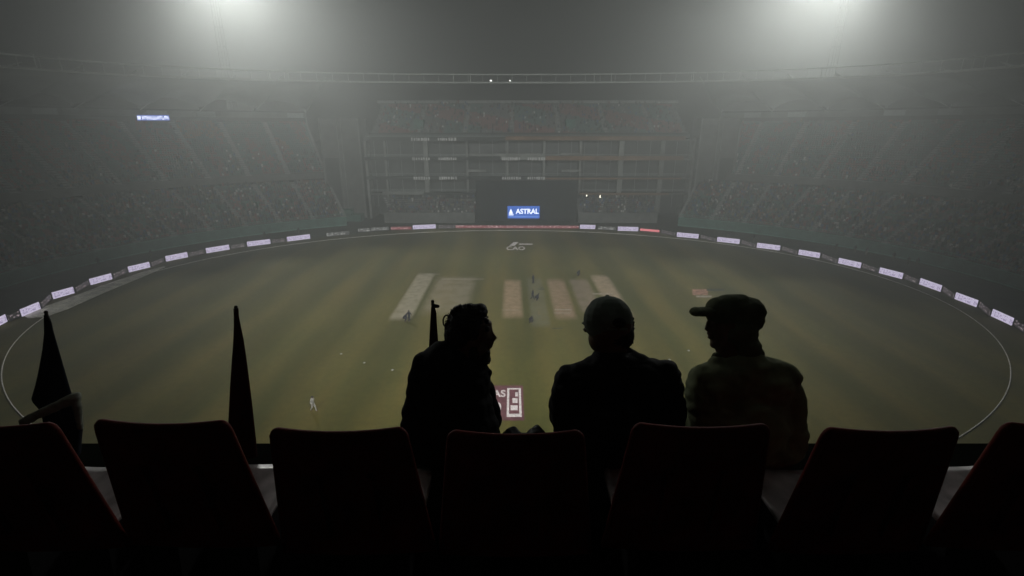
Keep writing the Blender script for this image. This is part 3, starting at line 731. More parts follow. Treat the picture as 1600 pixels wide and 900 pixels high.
# ------------------------------------------------------------------ figures out on the field and at its edge
M['skin'] = mat('skin', (.16, .085, .055), .6, .4, .1, 8)
M['wood'] = mat('stump_wood', (.22, .16, .09), .6)
M['cw'] = mat('white_trousers', (.34, .33, .3), .8); M['ck'] = mat('dark_shirt', (.02, .022, .03), .8); M['cb'] = mat('navy_shirt', (.016, .019, .028), .8)
M['cg'] = mat('khaki_uniform', (.10, .09, .055), .8)
def small_person(loc, rz, top, bottom, label, pose='stand', cat='person', h=1.78):
    t = empty('person', loc, rz, label=label, cat=cat, group='people on and round the field')
    b = MB(); k = h / 1.78
    if pose == 'stand': hip, sh, hd = Vector((0, 0, .93)), Vector((0, 0, 1.42)), Vector((0, 0, 1.66)); f = [(-.13, .05, .05), (.14, -.04, .05)]; kn = [(-.11, -.03, .5), (.12, -.06, .5)]; ha = [(-.3, -.1, .85), (.3, -.08, .85)]; el = [(-.3, .03, 1.14), (.3, .03, 1.14)]
    elif pose == 'walk': hip, sh, hd = Vector((0, 0, .92)), Vector((0, -.06, 1.4)), Vector((0, -.09, 1.64)); f = [(-.1, .32, .09), (.1, -.3, .05)]; kn = [(-.1, 0, .5), (.1, -.2, .52)]; ha = [(-.26, -.28, .95), (.28, .2, .92)]; el = [(-.28, -.02, 1.12), (.3, .1, 1.12)]
    elif pose == 'crouch': hip, sh, hd = Vector((0, .15, .62)), Vector((0, -.2, .98)), Vector((0, -.32, 1.17)); f = [(-.2, .05, .05), (.2, 0, .05)]; kn = [(-.22, -.2, .48), (.22, -.22, .48)]; ha = [(-.2, -.4, .5), (.2, -.42, .5)]; el = [(-.27, -.2, .72), (.27, -.2, .72)]
    b.cap(hip, sh, .15, .17, 10); b.ball(hd, (.095, .11, .13)); b.cap(sh, hd, .06, .06, 8)
    for i, s in enumerate((-1, 1)):
        hp = hip + Vector((s * .09, 0, 0)); b.cap(hp, kn[i], .095, .07, 8); b.cap(kn[i], f[i], .065, .045, 8)
        b.cap(f[i], Vector(f[i]) + Vector((0, -.17, -.01)), .045, .035, 8)
        s2 = sh + Vector((s * .19, 0, -.03)); b.cap(s2, el[i], .06, .045, 8); b.cap(el[i], ha[i], .04, .03, 8)
        for q in range(5): b.cap(ha[i], Vector(ha[i]) + Vector((.03 * (q - 2) * .6, -.03, -.10 + abs(q - 2) * .012)), .012, .009, 5)
    body = b.melt('body', M['skin'], t, .022, 2)
    b = MB(); b.cap(hip + Vector((0, 0, .06)), sh, .168, .19, 10)
    for i, s in enumerate((-1, 1)): b.cap(sh + Vector((s * .19, 0, -.03)), el[i], .075, .062, 8); b.cap(el[i], Vector(el[i]).lerp(Vector(ha[i]), .75), .055, .05, 8)
    b.melt('shirt', M[top], t, .024, 2)
    b = MB(); b.cap(hip + Vector((0, 0, .03)), hip - Vector((0, 0, .03)), .165, .165, 10)
    for i, s in enumerate((-1, 1)): b.cap(hip + Vector((s * .09, 0, 0)), kn[i], .115, .09, 8); b.cap(kn[i], Vector(kn[i]).lerp(Vector(f[i]), .9), .085, .07, 8)
    b.melt('trousers', M[bottom], t, .024, 2)
    b = MB(); b.ball(hd + Vector((0, .02, .045)), (.105, .115, .105)); b.box(hd + Vector((0, -.12, .05)), (.14, .11, .02)); b.build('cap', M['ck'], t, smooth=True)
    if abs(k - 1) > .01: t.scale = (k, k, k)
    return t
fig = [(490, 642, 'cw', 'cw', 'fielder in white with a dark cap, alone on the near left turf', 'walk', .5),
       (633, 502, 'ck', 'ck', 'person in black crouching at the near end of the pale left strip', 'crouch', 1.2),
       (640, 501.5, 'ck', 'ck', 'person in black standing bent beside the crouching one on the pale left strip', 'walk', -1.0),
       (833, 443, 'ck', 'ck', 'dark-clothed fielder farthest up the middle of the square', 'stand', .3),
       (832, 468, 'cb', 'cb', 'tall navy-clothed player standing mid-pitch beside the pinkish strip', 'walk', .3),
       (838.5, 469.5, 'ck', 'ck', 'dark figure stooping just right of the navy player mid-pitch', 'crouch', 1.0),
       (829, 505, 'ck', 'ck', 'dark figure at the near end of the square, above the gap between the men', 'crouch', 0),
       (903, 431, 'ck', 'ck', 'dark figure on the far right of the square, near its top', 'crouch', .4)]
for u, v, a_, c_, l_, p_, r_ in fig: small_person(gp(u, v), r_ + PI * .2, a_, c_, l_, p_)
side = [(237, 402.5, 'second'), (414, 372, 'third'), (467, 365.5, 'fourth')]
small_person(gp(155, 415), .6, 'ck', 'ck', 'bulky dark guard at the foot of the left stand wall, nearest the left edge', 'stand', h=1.95)
for u, v, o_ in side: small_person(gp(u, v), .3, 'ck', 'cg', f'dark-clothed guard before the left stand wall, {o_} from the left edge', 'stand', h=1.85)
for i, (u, v) in enumerate(((1138, 372), (1177, 377), (1306, 391), (1335, 395), (1353, 399), (1395, 407), (1418, 413), (1432, 415))):
    small_person(gp(u, v), -.5, 'ck', 'cg', f'dark-clothed guard before the right stand wall, {ORD[i]} counted from the pavilion', 'walk' if i % 3 == 1 else 'stand', h=(1.8, 1.9, 1.75, 1.8, 1.95, 2.0, 1.75, 1.8)[i])
# white discs marking the inner circle
for i, (u, v, l_) in enumerate(((533, 553, 'small white marker disc on the turf, farthest of the three left of the bearded man'), (569, 567, 'small white marker disc on the turf, middle of the three left of the bearded man'),
                   (613, 578, 'small white marker disc on the turf, nearest of the three left of the bearded man'), (1046, 562, 'small white marker disc on the turf just above the middle man shoulder'),
                   (1076, 548, 'small white marker disc on the turf beside the olive-coated man'))):
    b = MB(); b.tube([(0, 0, 0), (0, 0, .03), (0, 0, .1)], [.17, .16, .06], 14)
    o = b.build('marker_disc', M['disc'], label=l_, cat='marker disc', group='marker discs of the inner circle'); o.location = gp(u, v)
# stumps
for (x, y, l_) in ((4.2, 71.6, 'near set of three wooden stumps on the worn turf strip'), (4.2, 91.7, 'far set of three wooden stumps on the worn turf strip')):
    t = empty('stumps', (x, y, 0), label=l_, cat='stumps', group='sets of stumps')
    for q in (-.1, 0, .1): b = MB(); b.tube([(q, 0, 0), (q, 0, .71)], .019, 6); b.build('stump', M['wood'], t)

# ------------------------------------------------------------------ the near stand: terrace, parapet, unseen light-blocking shell
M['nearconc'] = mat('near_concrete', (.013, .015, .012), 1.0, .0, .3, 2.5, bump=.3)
M['shell'] = mat('painted_concrete', (.22, .23, .21), .9, .1, .2, .6)
Z = HC
def nb(name, boxes, m='nearconc', parent=None, **k):
    b = MB()
    for x0, x1, y0, y1, z0, z1 in boxes: b.box(((x0 + x1) / 2, (y0 + y1) / 2, (z0 + z1) / 2), (x1 - x0, y1 - y0, z1 - z0))
    return b.build(name, M[m], parent, **k)
st = empty('near_stand', (0, 0, 0), label='dark concrete stand terrace and low parapet that the men sit on', cat='grandstand')
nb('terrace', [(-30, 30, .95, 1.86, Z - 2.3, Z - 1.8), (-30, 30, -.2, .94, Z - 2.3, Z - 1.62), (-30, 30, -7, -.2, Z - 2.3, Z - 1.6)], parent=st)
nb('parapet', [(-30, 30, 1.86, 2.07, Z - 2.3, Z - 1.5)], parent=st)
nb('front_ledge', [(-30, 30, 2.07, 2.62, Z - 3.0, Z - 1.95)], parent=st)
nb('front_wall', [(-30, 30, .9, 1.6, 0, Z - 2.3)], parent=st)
nb('unseen_rear_wall', [(-30, 30, -7.4, -7, Z - 2.3, Z + 4)], 'shell', parent=st)  # unseen walls, put in to keep light off the men's backs
nb('unseen_side_wall', [(-30.4, -30, -7.4, 2, Z - 2.3, Z + 4), (30, 30.4, -7.4, 2, Z - 2.3, Z + 4)], 'shell', parent=st)
nb('roof', [(-30.4, 30.4, -7.4, 2.4, Z + 4, Z + 4.3)], 'shell', parent=st)  # unseen slab, added to shade the men from the glow above

# ------------------------------------------------------------------ the row of chairs
M['chair'] = mat('red_chair_plastic', (.15, .014, .010), .62, .25, .35, 9)
M['pan'] = mat('seat_pan_sheen', (.50, .46, .46), .28, .7, .45, 9)  # pale colour paints the fog-lit sheen on the red seat pans
def grid_shell(fn, nu, nv, th):
    """a curved shell of real thickness from fn(u, v) -> (point, normal)"""
    b = MB(); A = []; B = []
    for j in range(nv + 1):
        for i in range(nu + 1):
            p, nrm = fn(i / nu, j / nv); A.append(p + nrm * th / 2); B.append(p - nrm * th / 2)
    W = nu + 1; n = len(A); fs = []
    for j in range(nv):
        for i in range(nu):
            q = (j * W + i, j * W + i + 1, (j + 1) * W + i + 1, (j + 1) * W + i); fs.append(q); fs.append(tuple(x + n for x in reversed(q)))
    ed = [i for i in range(W)] + [j * W + nu for j in range(1, nv + 1)] + [nv * W + i for i in range(nu - 1, -1, -1)] + [j * W for j in range(nv - 1, 0, -1)]
    for k in range(len(ed)):
        a, c = ed[k], ed[(k + 1) % len(ed)]; fs.append((a, a + n, c + n, c))
    b.add(A + B, fs); return b
def make_chair():
    t = empty('stadium_chair', (0, 0, 0), cat='chair', group='row of red chairs in front of the camera')
    def back(u, t):
        v = 1 - (1 - t) ** 3.2; x = 2 * u - 1; wd = .270 - .061 * v
        r = .045; k = max(0, v - (1 - r)) / r; sh = wd - .019 * (1 - math.sqrt(max(0, 1 - k * k)))
        z = -.09 + .545 * v + .006 * (x * x) * v; y = -.005 - .06 * v + .014 * x * x
        return Vector((x * sh, y, z)), Vector((-x * .22, 1, .1)).normalized()
    grid_shell(back, 20, 20, .016).build('backrest', M['chair'], t, smooth=False)
    b = MB(); pts = []
    for v in np.linspace(0, 1, 15): pts.append(back(0, v)[0])
    for u in np.linspace(.05, .95, 13): pts.append(back(u, 1)[0])
    for v in np.linspace(1, 0, 15): pts.append(back(1, v)[0])
    b.tube(pts, .0115, 8); b.build('rim', M['chair'], t, smooth=True)
    for x in (-.09, .09): b = MB(); b.hexa([(x - .012, -.045, .02), (x + .012, -.045, .02), (x + .012, -.02, .02), (x - .012, -.02, .02)], [(x - .008, -.079, .30), (x + .008, -.079, .30), (x + .008, -.06, .30), (x - .008, -.06, .30)]); b.build('back_rib', M['chair'], t)
    def pan(u, v):
        x = 2 * u - 1; wd = .224 - .02 * (1 - math.sqrt(max(0, 1 - max(0, (v - .8) / .2) ** 2)))
        return Vector((x * wd, -.005 + .345 * v, -.022 + .008 * v - .018 * math.sin(PI * v) * (1 - x * x) + .012 * x * x)), Vector((-x * .12, 0, 1)).normalized()
    grid_shell(pan, 14, 12, .016).build('seat', M['pan'], t, smooth=True)
    for x in (-.15, .15):
        b = MB(); b.hexa([(x - .02, 0, -.42), (x + .02, 0, -.42), (x + .02, .12, -.42), (x - .02, .12, -.42)], [(x - .02, .04, -.045), (x + .02, .04, -.045), (x + .02, .28, -.04), (x - .02, .28, -.04)])
        b.box((x, .06, -.4265), (.1, .2, .012)); b.build('bracket', M['black'], t)
    return t
ch0 = make_chair()
def dup(root, loc, rz, label):
    r = root.copy(); COL.objects.link(r); r.location = loc; r.rotation_euler = (0, 0, rz); r['label'] = label
    for c in list(root.children):
        d = c.copy(); COL.objects.link(d); d.parent = r
    return r
CL = ['dark red plastic chair cut off by the left edge of the photo', 'dark red plastic chair in front of the left furled flag pole, second from the left', 'dark red plastic chair left of the bearded man, third from the left',
      'dark red plastic chair in the middle of the row, between bearded man and middle man', 'dark red plastic chair behind the middle man and the olive-coated man', 'dark red plastic chair right of the olive-coated man, second from the right',
      'dark red plastic chair cut off by the right edge of the photo']
CXs = [-1.675, -1.122, -.556, .012, .606, 1.212, 1.80]
CZs = [.012, .018, -.004, -.014, .008, -.002, .006]
CYs = [0, .01, 0, 0, .005, 0, .01]
spots = [(x, 1.385 + CYs[i], Z - 1.375 + CZs[i]) for i, x in enumerate(CXs)]
for i, s in enumerate(spots):
    rz = (.02, -.015, .01, 0, -.01, .012, -.02)[i]
    if i == 0: ch0.location = s; ch0.rotation_euler = (0, 0, rz); ch0['label'] = CL[0]
    else: dup(ch0, s, rz, CL[i])

# ------------------------------------------------------------------ flags on sticks leaning on the parapet
M['stick'] = mat('flag_stick', (.05, .04, .03), .6)
M['navy'] = mat('navy_cloth', (.010, .012, .022), .85, .15, .3, 12); M['rust'] = mat('dark_red_cloth', (.05, .008, .006), .85, .15, .3, 12)
M['greycloth'] = mat('grey_green_cloth', (.36, .38, .32), .85, .15, .3, 12)
def furled_flag(prof, d, base, label, m, top, knob=None, lobes=5):
    """prof: (v, uL, uR) of the hanging cloth at rising depth; the cloth hangs in folds round the stick"""
    a_ = near(*top, d); e_ = near((prof[-1][1] + prof[-1][2]) / 2, prof[-1][0], d); base = tuple(a_ + (e_ - a_) * ((Z - 1.5 - a_.z) / (e_.z - a_.z)))
    t = empty('furled_flag', base, label=label, cat='flag', group='furled flags on the parapet'); o0 = Vector(base)
    b = MB(); a = near(*top, d) - o0; b.tube([(0, 0, 0), a.lerp(Vector((0, 0, 0)), .02), a], [.009, .008, .007], 8); b.ball(a, .0085, n=8, m=6); b.build('stick', M['stick'], t, smooth=True)
    b = MB(); vs = []; n = 28; k = len(prof)
    for i, (v, ul, ur) in enumerate(prof):
        c = near((ul + ur) / 2, v, d) - o0; rx = (ur - ul) / 2 * d / FPX
        for q in range(n):
            an = 2 * PI * q / n; f = 1 + .10 * math.sin(an * lobes + i * .35) * min(1, i / 3)
            f += .07 * noise.noise(Vector((math.cos(an) * 1.5, math.sin(an) * 1.5, i * .7 + prof[0][0])))
            edge = abs(math.cos(an)); f = f * (1 - .6 * edge ** 4) + .6 * edge ** 4
            vs.append(c + Vector((math.cos(an) * rx * f, math.sin(an) * (rx * .45 + .004) * f, 0)))
    fs = [(i * n + q, i * n + (q + 1) % n, (i + 1) * n + (q + 1) % n, (i + 1) * n + q) for i in range(k - 1) for q in range(n)]
    fs += [tuple(range(n)), tuple(reversed(range((k - 1) * n, k * n)))]
    b.add(vs, fs); b.build('cloth', m, t, smooth=True)
    if knob:
        b = MB(); a, c = near(knob[0], knob[1], d) - o0, near(knob[2], knob[3], d) - o0; b.cap(a, c, knob[4] * d / FPX, knob[4] * d / FPX * .8, 8); b.build('clip', M['black'], t, smooth=True)
    return t
D1 = 2.22
def base_at(u, d=D1): p = near(u, 690, d); return (p.x, 2.25, Z - 1.95)
furled_flag([(492, 69, 75), (505, 69.5, 80), (520, 70, 83), (545, 68, 90), (575, 63, 98), (600, 58, 105), (620, 54, 111), (626, 56, 113), (640, 68, 118), (660, 72, 124), (671, 78, 128), (690, 84, 126), (712, 90, 124)], 2.28,
            base_at(100), 'furled dark navy flag on a stick at the far left, wrapped by a grey-green banner', M['navy'], (72, 488), (73, 494, 77, 500, 2.6))
furled_flag([(482, 365, 372.5), (495, 365.5, 373), (510, 365.5, 376), (530, 365, 380), (560, 363, 384.5), (600, 360.5, 389.5), (640, 359, 394.5), (680, 358, 399), (712, 359, 402)], 2.28,
            base_at(385), 'slim furled dark red flag on a stick behind the second chair from the left', M['rust'], (368.5, 480))
furled_flag([(480, 673.5, 679.5), (490, 673, 682), (505, 672, 682.5), (520, 671, 683.5), (540, 670, 685), (580, 669, 690), (640, 668, 700), (700, 670, 705)], 2.36,
            (near(688, 690, 2.42).x, 2.4, Z - 1.95), 'thin furled dark flag rising behind the bearded man back, a clip at its tip', M['rust'], (676, 471), (678, 478, 684, 478.5, 3.6))
b = MB(); a, c = near(38, 658, 2.2), near(118, 621, 2.2); b.cap(a, c, 6.8 * 2.2 / FPX, 8.2 * 2.2 / FPX, 12); b.cap(c, near(126, 668, 2.2), 7 * 2.2 / FPX, 4 * 2.2 / FPX, 10)
b.cap(a, near(50, 700, 2.2), 6 * 2.2 / FPX, 8 * 2.2 / FPX); b.melt('rolled_banner', M['greycloth'], None, .005, 3, .004, .03, label='rolled grey-green banner laid slantwise across the far-left flag', cat='banner')
# bag and bundle on the parapet
b = MB(); d = 2.02
for u, v, r in ((800, 687, 17), (838, 686, 18), (818, 694, 16), (802, 681, 11), (840, 679, 11), (785, 695, 14), (855, 692, 13)): b.ball(near(u, v, d), (r * d / FPX, .055, r * d / FPX))
b.ball(near(818, 705, d), (.11, .06, .04))
b.melt('black_bag', mat('black_nylon', (.008, .009, .011), .6, .3, .3, 20), None, .006, 4, .006, .03, label='lumpy black bag on the parapet between the bearded man and the middle man', cat='bag')

# ------------------------------------------------------------------ the three men, sitting on the parapet, seen from behind
M['hair'] = mat('black_hair', (.008, .007, .006), .6, .3, .3, 40)
M['face'] = mat('brown_skin', (.13, .07, .045), .55, .4, .15, 12)
M['coatb'] = mat('black_coat', (.007, .0075, .0085), .85, .15, .3, 10, bump=.4)
M['coatn'] = mat('black_quilted_jacket', (.006, .0065, .008), .8, .15, .3, 9, bump=.4)
M['olive'] = mat('olive_jacket', (.26, .29, .17), .9, .12, .3, 9, bump=.4)
M['hood'] = mat('olive_hood', (.11, .125, .075), .9, .12, .3, 9, bump=.4)
M['trou'] = mat('dark_trousers', (.012, .013, .017), .9)
M['capg'] = mat('grey_green_cap', (.20, .235, .20), .85, .15, .25, 14)
M['shoe'] = mat('dark_shoes', (.015, .013, .012), .5)
class Fig:
    """px/depth based anatomy: P(u, v, d) with radii in photo pixels at that depth"""
    def __init__(s, d): s.d = d
    def P(s, u, v, dd=0): return near(u, v, s.d + dd)
    def r(s, px, dd=0): return px * (s.d + dd) / FPX
def ball(F, b, u, v, rx, rz=None, ry=None, dd=0, tilt=0):
    rz = rz or rx; ry = ry or rx
    R = Matrix.Rotation(-TH, 3, 'X') @ Matrix.Rotation(tilt, 3, 'Y')
    b.ball(F.P(u, v, dd), (F.r(rx, dd), F.r(ry, dd), F.r(rz, dd)), R, 18, 12)
def limb(F, b, p, q, rp, rq): b.cap(F.P(*p), F.P(*q), F.r(rp, p[2]), F.r(rq, q[2]))
def hand(b, wr, dirv, side, palm=.085):
    """a relaxed hand lying on the thigh: palm, four unequal fingers and a thumb from the side of the palm"""
    d = Vector(dirv).normalized(); up = Vector((0, 0, 1)); x = d.cross(up).normalized() * side; up = x.cross(d).normalized() * side
    if up.z < 0: up = -up
    wr = Vector(wr); R = Matrix((x, d, up)).transposed()
    b.ball(wr + d * palm * .5, (.041, palm * .58, .016), R, 12, 8)
    for i, (o, L) in enumerate(((-.030, .078), (-.010, .088), (.011, .082), (.031, .064))):
        a = wr + d * palm * .95 + x * o; m = a + d * L * .5 + up * .006; e = m + d * L * .42 - up * .018
        b.cap(a - d * .02, m, .0095, .009, 8); b.cap(m, e, .009, .0075, 8)
    a = wr + d * palm * .3 - x * .036; m = a + d * .035 - x * .022; e = m + d * .032 - x * .004 - up * .006
    b.cap(a, m, .013, .011, 8); b.cap(m, e, .0105, .009, 8)
def legs(body, trou, shoe, hipc, face, spread=.1, thigh=.43, drop=.44):
    """thighs forward from the parapet, shins down to the ledge"""
    f = Vector(face).normalized(); sx = Vector((f.y, -f.x, 0)); out = []
    for s in (-1, 1):
        h = hipc + sx * s * .09; k = h + f * thigh + sx * s * spread + Vector((0, 0, -.03)); a = Vector((k.x, k.y, 0)) + f * .02 + Vector((0, 0, Z - 1.95 + .08))
        body.cap(h, k, .075, .055); body.cap(k, a, .052, .038); body.cap(a, a + f * .14 - Vector((0, 0, .04)), .038, .03)
        trou.cap(h, k, .092, .072); trou.cap(k, a.lerp(k, .12), .068, .058)
        shoe.cap(a - Vector((0, 0, .035)), a + f * .17 - Vector((0, 0, .045)), .046, .036)
        out.append(k)
    return out

# --- bearded man on the left, head in profile to the right
F = Fig(2.16)
t = empty('person', (near(705, 700, 2.16).x, 1.97, Z - 1.5), label='bearded man with swept-up hair in a black coat, head turned right in profile', cat='person', group='three men watching from the parapet')
org = Vector(t.location)
def shift(b): b.v = [tuple(Vector(v) - org) for v in b.v]; return b
body = MB(); coat = MB(); trou = MB(); shoe = MB(); hair = MB(); beard = MB()
ball(F, body, 732, 515, 32, 38, 28); ball(F, body, 748, 515, 20, 26, 24); ball(F, body, 746, 545, 17, 20, 20)      # skull, face, jaw
ball(F, body, 762, 507, 7, 8, 14); limb(F, body, (766, 517, 0), (774, 528, 0), 3.2, 3.0); ball(F, body, 770.5, 530, 4.5, 3.0, 6)
ball(F, body, 767.5, 536.5, 4.6, 2.3, 9); ball(F, body, 766, 541.5, 4.2, 2.4, 8); ball(F, body, 758, 551, 9, 8, 12); ball(F, body, 762, 529, 8, 9, 11); limb(F, body, (764, 514, 0), (766, 534, 0), 6, 6)
ball(F, body, 722, 523, 4, 9, 3, dd=-.075); ball(F, body, 722, 523, 4, 9, 3, dd=.075)                                          # ears
ball(F, body, 759, 513, 4, 3, 3, dd=-.03); ball(F, body, 759, 513, 4, 3, 3, dd=.03)                                            # eye sockets
limb(F, body, (728, 545, 0), (715, 580, 0), 23, 26)
limb(F, body, (705, 615, .02), (700, 690, .02), 36, 38)
hip = Vector((near(705, 690, 2.16).x, 1.97, Z - 1.42))
body.cap(F.P(700, 660, .02), hip, .11, .11)
ks = legs(body, trou, shoe, hip, (-.05, 1, 0), .0)
for s, (e, hd) in ((-1, (near(648, 660, 2.12), ks[0] + Vector((-.02, -.12, .085)))), (1, (near(765, 655, 2.3), ks[1] + Vector((0, -.12, .085))))):
    sh = F.P(668, 572, -.02) if s < 0 else F.P(745, 600, .1)
    body.cap(sh, e, .05, .04); body.cap(e, hd, .038, .028); hand(body, hd, (.05, 1, -.1), s)
    coat.cap(sh, e, .072, .062); coat.cap(e, hd, .06, .045)
shift(body).melt('body', M['face'], t, .0055, 4)
# coat
ball(F, coat, 700, 575, 48, 38, 46); ball(F, coat, 683, 562, 26, 24, 40); ball(F, coat, 722, 600, 46, 42, 46)
ball(F, coat, 692, 620, 54, 50, 50); ball(F, coat, 720, 640, 52, 50, 50); ball(F, coat, 690, 665, 63, 55, 52); ball(F, coat, 728, 675, 54, 50, 50); ball(F, coat, 705, 700, 72, 30, 46)
ball(F, coat, 688, 545, 14, 13, 30); ball(F, coat, 661, 600, 20, 40, 30); ball(F, coat, 650, 650, 22, 40, 32)
limb(F, coat, (700, 548, 0), (745, 578, 0), 18, 18); limb(F, coat, (742, 582, 0), (765, 582, 0), 12, 5.5); ball(F, coat, 752, 600, 16, 22, 26)
coat.cap(F.P(705, 660), hip, .15, .165)
shift(coat).melt('coat', M['coatb'], t, .0075, 4, .009, .07)
shift(trou).melt('trousers', M['trou'], t, .009, 4, .006, .06); shift(shoe).melt('shoes', M['shoe'], t, .008, 3)
# hair: side and crown, quiff at the front, lobes for an uneven outline
random.seed(5)
ball(F, hair, 731, 511, 32, 35, 31); ball(F, hair, 719, 523, 25, 27, 31); ball(F, hair, 740, 490, 22, 15, 24); ball(F, hair, 750, 483, 11, 9.5, 16); ball(F, hair, 757, 487, 5.5, 6, 10); ball(F, hair, 722, 486, 16, 10, 20)
for i in range(46):
    an = random.uniform(-.3, PI * 1.05); ball(F, hair, 730 - 31 * math.cos(PI - an) * 1, 511 - 33 * math.sin(an) * 1, random.uniform(2.5, 5), dd=random.uniform(-.05, .05))
shift(hair).melt('hair', M['hair'], t, .004, 2, .003, .02)
ball(F, beard, 752, 557, 14, 14, 17); ball(F, beard, 757, 562, 10.5, 8.5, 13); ball(F, beard, 740, 549, 16, 17, 24); ball(F, beard, 760, 551, 6.5, 7, 12)
st_ = MB(); random.seed(9)
for i in range(150):
    an = random.uniform(-.25, PI * 1.1); r0 = 32; u0, v0 = 730 + r0 * math.cos(an) * 1.0, 509 - r0 * math.sin(an); dd = random.uniform(-.07, .07)
    L_h = random.uniform(2, 5); a2_ = an + random.uniform(-.9, .3)
    p0_, p1_, p2_ = F.P(u0 - 2 * math.cos(an), v0 + 2 * math.sin(an), dd), F.P(u0 + L_h * .5 * math.cos(an), v0 - L_h * .5 * math.sin(an), dd), F.P(u0 + L_h * .5 * math.cos(an) + L_h * .5 * math.cos(a2_), v0 - L_h * .5 * math.sin(an) - L_h * .5 * math.sin(a2_), dd)
    st_.tube([p0_, p1_, p2_], [.0016, .0012, .0004], 4)
shift(st_).build('hair_strands', M['hair'], t)
shift(beard).melt('beard', M['hair'], t, .004, 2, .003, .015)
lp = MB(); pts = [F.P(698 - 5.6 * math.cos(a_), 502 - 9.5 * math.sin(a_)) for a_ in np.linspace(-PI * .55, PI * .62, 12)]
lp.tube(pts, F.r(1.25), 7); shift(lp).build('hair_curl', M['hair'], t, smooth=True)

# --- man in the middle, back of the head, cap
F = Fig(2.16)
t = empty('person', (near(955, 700, 2.16).x, 1.97, Z - 1.5), label='broad man in a black jacket and grey-green cap seen from behind, in the middle', cat='person', group='three men watching from the parapet')
org = Vector(t.location); body = MB(); coat = MB(); trou = MB(); shoe = MB(); hair = MB(); cap_ = MB(); brim = MB()
ball(F, body, 953, 508, 35, 40, 40); ball(F, body, 948, 530, 29, 26, 34, dd=.02); ball(F, body, 917, 515, 6, 5, 6, dd=.09)
ball(F, body, 940, 512, 12, 20, 10, dd=.11); ball(F, body, 930, 520, 6, 7, 8, dd=.125); ball(F, body, 938, 536, 8, 3, 8, dd=.12)   # brow, nose, mouth on the far side
ball(F, body, 925, 520, 4, 9, 3, dd=.0); ball(F, body, 987, 519, 3.5, 9, 3, dd=.0)
limb(F, body, (955, 540, 0), (957, 600, .02), 25, 24); limb(F, body, (957, 622, .02), (958, 690, .02), 44, 44)
hip = Vector((near(957, 690, 2.16).x, 1.97, Z - 1.42)); body.cap(F.P(958, 665, .02), hip, .12, .12)
ks = legs(body, trou, shoe, hip, (0, 1, 0), .03)
for s in (-1, 1):
    sh = F.P(890, 592) if s < 0 else F.P(1034, 590); e = F.P(884, 690, .05) if s < 0 else F.P(1048, 690, .05); hd = ks[0 if s < 0 else 1] + Vector((0, -.12, .085))
    body.cap(sh, e, .055, .042); body.cap(e, hd, .04, .028); hand(body, hd, (0, 1, -.05), s)
    coat.cap(sh, e, F.r(23), F.r(21)); coat.cap(e, hd, F.r(20), .045)
shift(body).melt('body', M['face'], t, .0055, 4)
ball(F, coat, 925, 600, 56, 38, 42); ball(F, coat, 992, 598, 62, 42, 42); ball(F, coat, 960, 578, 50, 30, 40); ball(F, coat, 960, 650, 92, 62, 48); ball(F, coat, 962, 700, 90, 30, 44)
ball(F, coat, 884, 592, 17, 19, 28); ball(F, coat, 880, 612, 19, 24, 28); ball(F, coat, 1040, 583, 22, 21, 30); ball(F, coat, 1014, 578, 26, 19, 30); ball(F, coat, 1047, 605, 21, 26, 30)
ball(F, coat, 879, 640, 22, 40, 30); ball(F, coat, 1050, 642, 21, 42, 30); limb(F, coat, (897, 588, 0), (935, 572, 0), 16, 20); limb(F, coat, (982, 562, 0), (1015, 578, 0), 18, 18)
ball(F, coat, 956, 557, 31, 14, 32); limb(F, coat, (933, 556, 0), (980, 552, 0), 9, 11)
for u0, u1, v, r in ((883, 930, 610, 12), (985, 1050, 608, 13), (900, 1020, 640, 15)): limb(F, coat, (u0, v, -.06), (u1, v + 2, -.06), r, r)
coat.cap(F.P(958, 665), hip, .19, .18)
shift(coat).melt('jacket', M['coatn'], t, .0075, 4, .010, .06)
shift(trou).melt('trousers', M['trou'], t, .009, 4, .006, .06); shift(shoe).melt('shoes', M['shoe'], t, .008, 3)
ball(F, hair, 957, 521, 33, 24, 36); ball(F, hair, 970, 522, 20, 26, 30); ball(F, hair, 980, 525, 9.5, 18, 20)
for i in range(20): ball(F, hair, 988 + random.uniform(-1.5, 1), random.uniform(498, 540), random.uniform(2, 3.4), dd=random.uniform(-.04, .04))
shift(hair).melt('hair', M['hair'], t, .004, 2, .003, .02)
ball(F, cap_, 950, 500, 38.5, 38, 41, tilt=0); ball(F, cap_, 930, 503, 17, 14, 25, dd=.02); ball(F, cap_, 946, 480, 26, 17, 28)
cp = shift(cap_).mesh('x'); bmm = MB(); bmm.v = cap_.v; bmm.f = cap_.f
capo = bmm.melt('cap', M['capg'], t, .0045, 3)
# trim the cap below its band
bm = bmesh.new(); bm.from_mesh(capo.data)
pl_ = F.P(925, 516, .05) - org; pr_ = F.P(985, 519, -.05) - org; nrm = (pr_ - pl_).cross(Vector((0, 1, -.05))).normalized(); nrm = nrm if nrm.z > 0 else -nrm
bmesh.ops.bisect_plane(bm, geom=bm.verts[:] + bm.edges[:] + bm.faces[:], plane_co=pl_, plane_no=nrm, clear_inner=True)
bmesh.ops.holes_fill(bm, edges=[e for e in bm.edges if e.is_boundary]); bm.to_mesh(capo.data); bm.free()
b = MB(); b.box((0, 0, 0), (.001, .001, .001)); b = MB()
ball(F, b, 966, 504, 13, 9, 7, dd=-.102); shift(b).build('cap_opening', M['hair'], t, smooth=True)
b = MB(); limb(F, b, (951, 514, -.108), (979, 515, -.10), 2.4, 2.4); shift(b).build('cap_strap', M['capg'], t, smooth=True)
b = MB(); ball(F, b, 949, 462.5, 3.5, 2, 3.5); shift(b).build('cap_button', M['capg'], t, smooth=True)
b = MB(); ball(F, b, 928, 507, 19, 4.5, 26, dd=.10, tilt=.12); shift(b).build('cap_brim', M['capg'], t, smooth=True)

